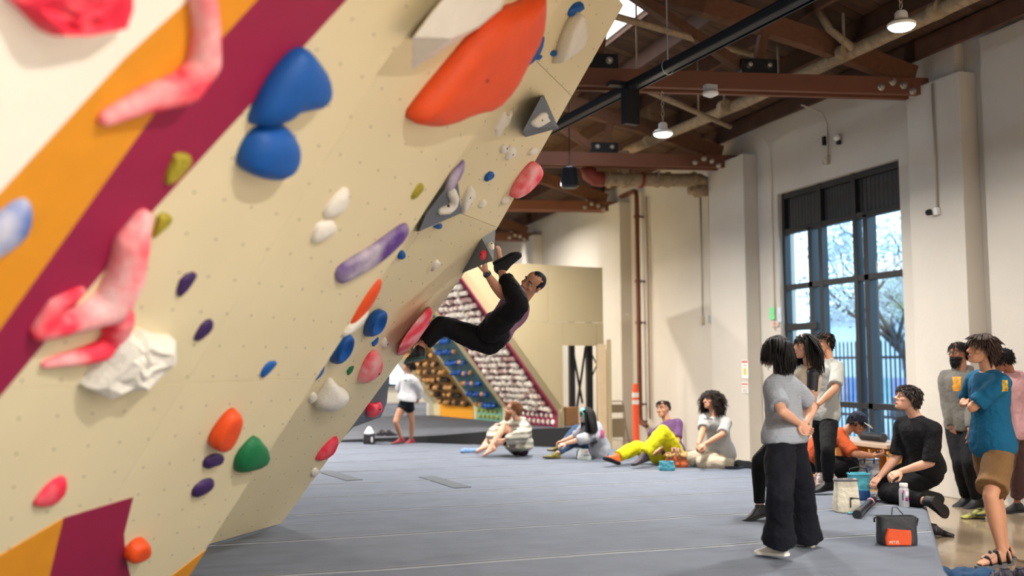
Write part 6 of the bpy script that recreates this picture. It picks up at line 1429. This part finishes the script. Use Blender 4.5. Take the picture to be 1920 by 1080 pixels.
# small bag with a white hood and black shoes near the woman
t, ce, c = bag('small_backpack', 'small dark backpack topped with a white cloth, left of the standing woman', 'backpack', (691, 833), .20, .16, .18, mat('pack_black', (38, 34, 38), .8), top=.9)
MB().lathe(ce-UZ*.01, [(0, .0), (.085, 0), (.09, .02), (.06, .07), (.03, .12), (0, .135)], 12).build('white_cloth', mat('cloth_white', (222, 222, 228), .8), t, smooth=True); MB().box(c+HR*.06-HF*.09+UZ*.08, (.03, .01, .09)).build('patch', mat('cloth_white', (222, 222, 228), .8), t)
def shoepair(px, py, zb, label, m, rots, solem=None, sc=1.0, dx=.11):
    for k, r_ in enumerate(rots):
        c = Z(px, py, zb) + HR*(dx*k*sc); t = thing('climbing_shoe', label[k], 'shoe', (c.x, c.y, zb)); an = c + UZ*(.082*sc)
        mb = MB(); footmesh(mb, an, rel(math.cos(r_), math.sin(r_), 0), UZ, sc, False, .95); mb.tube([an-UZ*.02, an+UZ*.02], [.04*sc, .036*sc], 10)
        so = vox(mb, 'shoe_upper', m, t, .006, 2, disp=.01, dscale=.03); f_ = rel(math.cos(r_), math.sin(r_), 0); l_ = UZ.cross(f_)
        MB().lathe(an+UZ*.012, [(.012, 0), (.033*sc, .001), (.036*sc, .012), (.03*sc, .014), (.012, .004)], 14).build('collar', M_strap, t, smooth=True)
        for xx in (.03, .08): MB().tube([an+f_*(xx*sc)+l_*(.042*sc*math.cos(a))+UZ*((-.045+(.06-xx*.4)*math.sin(a))*sc) for a in [j*math.pi/8 for j in range(9)]], [(.004, .012)]*9, 6).build('strap', M_strap if k else mat('strap_grey', (90, 88, 90), .6), t, smooth='all')
        if solem: MB().box(an+f_*.05*sc-UZ*.075*sc, (.2*sc, .07*sc, .014), Matrix.Rotation(math.atan2(f_.y, f_.x), 3, 'Z')).build('sole', solem, t, bevel=.005)
M_sh = mat('shoe_darkbrown', (44, 38, 40), .6, var=.5, scale=30)
shoepair(716, 818, .42, ['left one of the dark shoes dropped on the black mat edge', 'right one of the dark shoes dropped on the black mat edge'], M_sh, [2.4, .6])
shoepair(1750, 1004, .0, ['black climbing shoe on the concrete just past the mat corner'], M_sh, [-.5])
shoepair(1884, 1092, .0, ['dark velcro shoe in front of the sandals, left of a pair', 'dark velcro shoe in front of the sandals, right of a pair'], mat('shoe_navy', (46, 42, 56), .6, var=.5, scale=22), [2.8, 2.3], dx=.12)
shoepair(1836, 973, .0, ['yellow-toed climbing shoe on the floor behind the teal-tee man'], mat('shoe_yellowtoe', (150, 150, 70), .6, var=.8, scale=14), [3.0], M_solek)
c0 = Z(1795, 1078, .03); cl = MB()
for i in range(26): cl.ball(c0+HR*random.uniform(-.2, .22)+HF*random.uniform(-.1, .06)+UZ*random.uniform(-.01, .03), (random.uniform(.04, .08), random.uniform(.04, .07), .03), 8, 6)
tc_ = thing('jacket', 'dark blue jacket dropped on the floor at the bottom right', 'clothing', (c0.x, c0.y, 0)); vox(cl, 'cloth_folds', mat('jacket_blue', (18, 58, 92), .8, var=.3, scale=12), tc_, .01, 2, disp=.03, dscale=.05)
c = Z(1378, 876, MT+.02); single('slipper', MB().loft([[c+HR*x+HF*(y*hw)+UZ*z for y, z in ((-1, -.015), (1, -.015), (1, .012), (-1, .012))] for x, hw in ((-.13, .02), (-.11, .04), (0, .035), (.08, .045), (.12, .02))]), mat('slipper_dark', (38, 42, 54), .6), 'dark flat sandal lying right of the curly-haired man', 'sandal', bevel=.005)
# ================= HIGH BAY AND ADDED UNSEEN LAMPS_AND_FILLS =================
M_glow = mat('lamp_lens', (255, 250, 240), .5, emis=(255, 246, 228), estr=45)
M_lampb = mat('lamp_housing', (225, 225, 222), .5, emis=(255, 246, 228), estr=.0)
LBL = {0: 'round white high-bay lamp on a chain, upper right and nearest the camera', 1: 'lit round high-bay lamp hanging on a chain left of the window wall'}
for i, (x, y, z) in enumerate(LAMPS_AND_FILLS):
    L = bpy.data.lights.new('high_bay_and_fill_light', 'AREA'); L.shape = 'DISK'; L.size = .24; L.energy = LAMP_W*(.8 if i == 0 else 1.5 if i == 1 else .95 if i == 2 else 2.1 if y < .5 else 1.25); L.color = LAMP_COL; L.spread = math.radians(160)
    lo = bpy.data.objects.new('high_bay_and_fill_light', L); COL.objects.link(lo); lo.location = (x, y, z-.10)
    if i > 1: continue  # the rest are added fill lights out of view, without fixtures
    t = thing('high_bay_lamp', LBL[i], 'lamp', (x, y, z))
    MB().lathe((x, y, z-.07), [(0, -.035), (.05, -.032), (.09, -.018), (.112, .0), (.112, .03), (0, .03)], 24).build('lens', M_glow, t, smooth=True)
    MB().lathe((x, y, z-.06), [(.106, -.01), (.124, 0), (.127, .02), (.10, .045), (.06, .055), (.056, .12), (.04, .14), (.0, .14)], 24).build('housing', M_lampb, t, smooth=True)
    n = max(2, int((zroof(x)-z-.15)/.062)+1) if i != 1 else int((5.03-z-.13)/.062)+1
    ch = MB()
    for k in range(min(n, 60)):
        c = Vector((x, y, z+.13+.062*k)); u = Vector((1, 0, 0)) if k % 2 else Vector((0, 1, 0))
        ch.tube([c + u*(.018*math.cos(a)) + UZ*(.034*math.sin(a)) for a in [j*math.pi/4 for j in range(9)]], .005, 4)
    tag(ch.build('chain', M_cond, t, smooth='all'), kind='stuff')
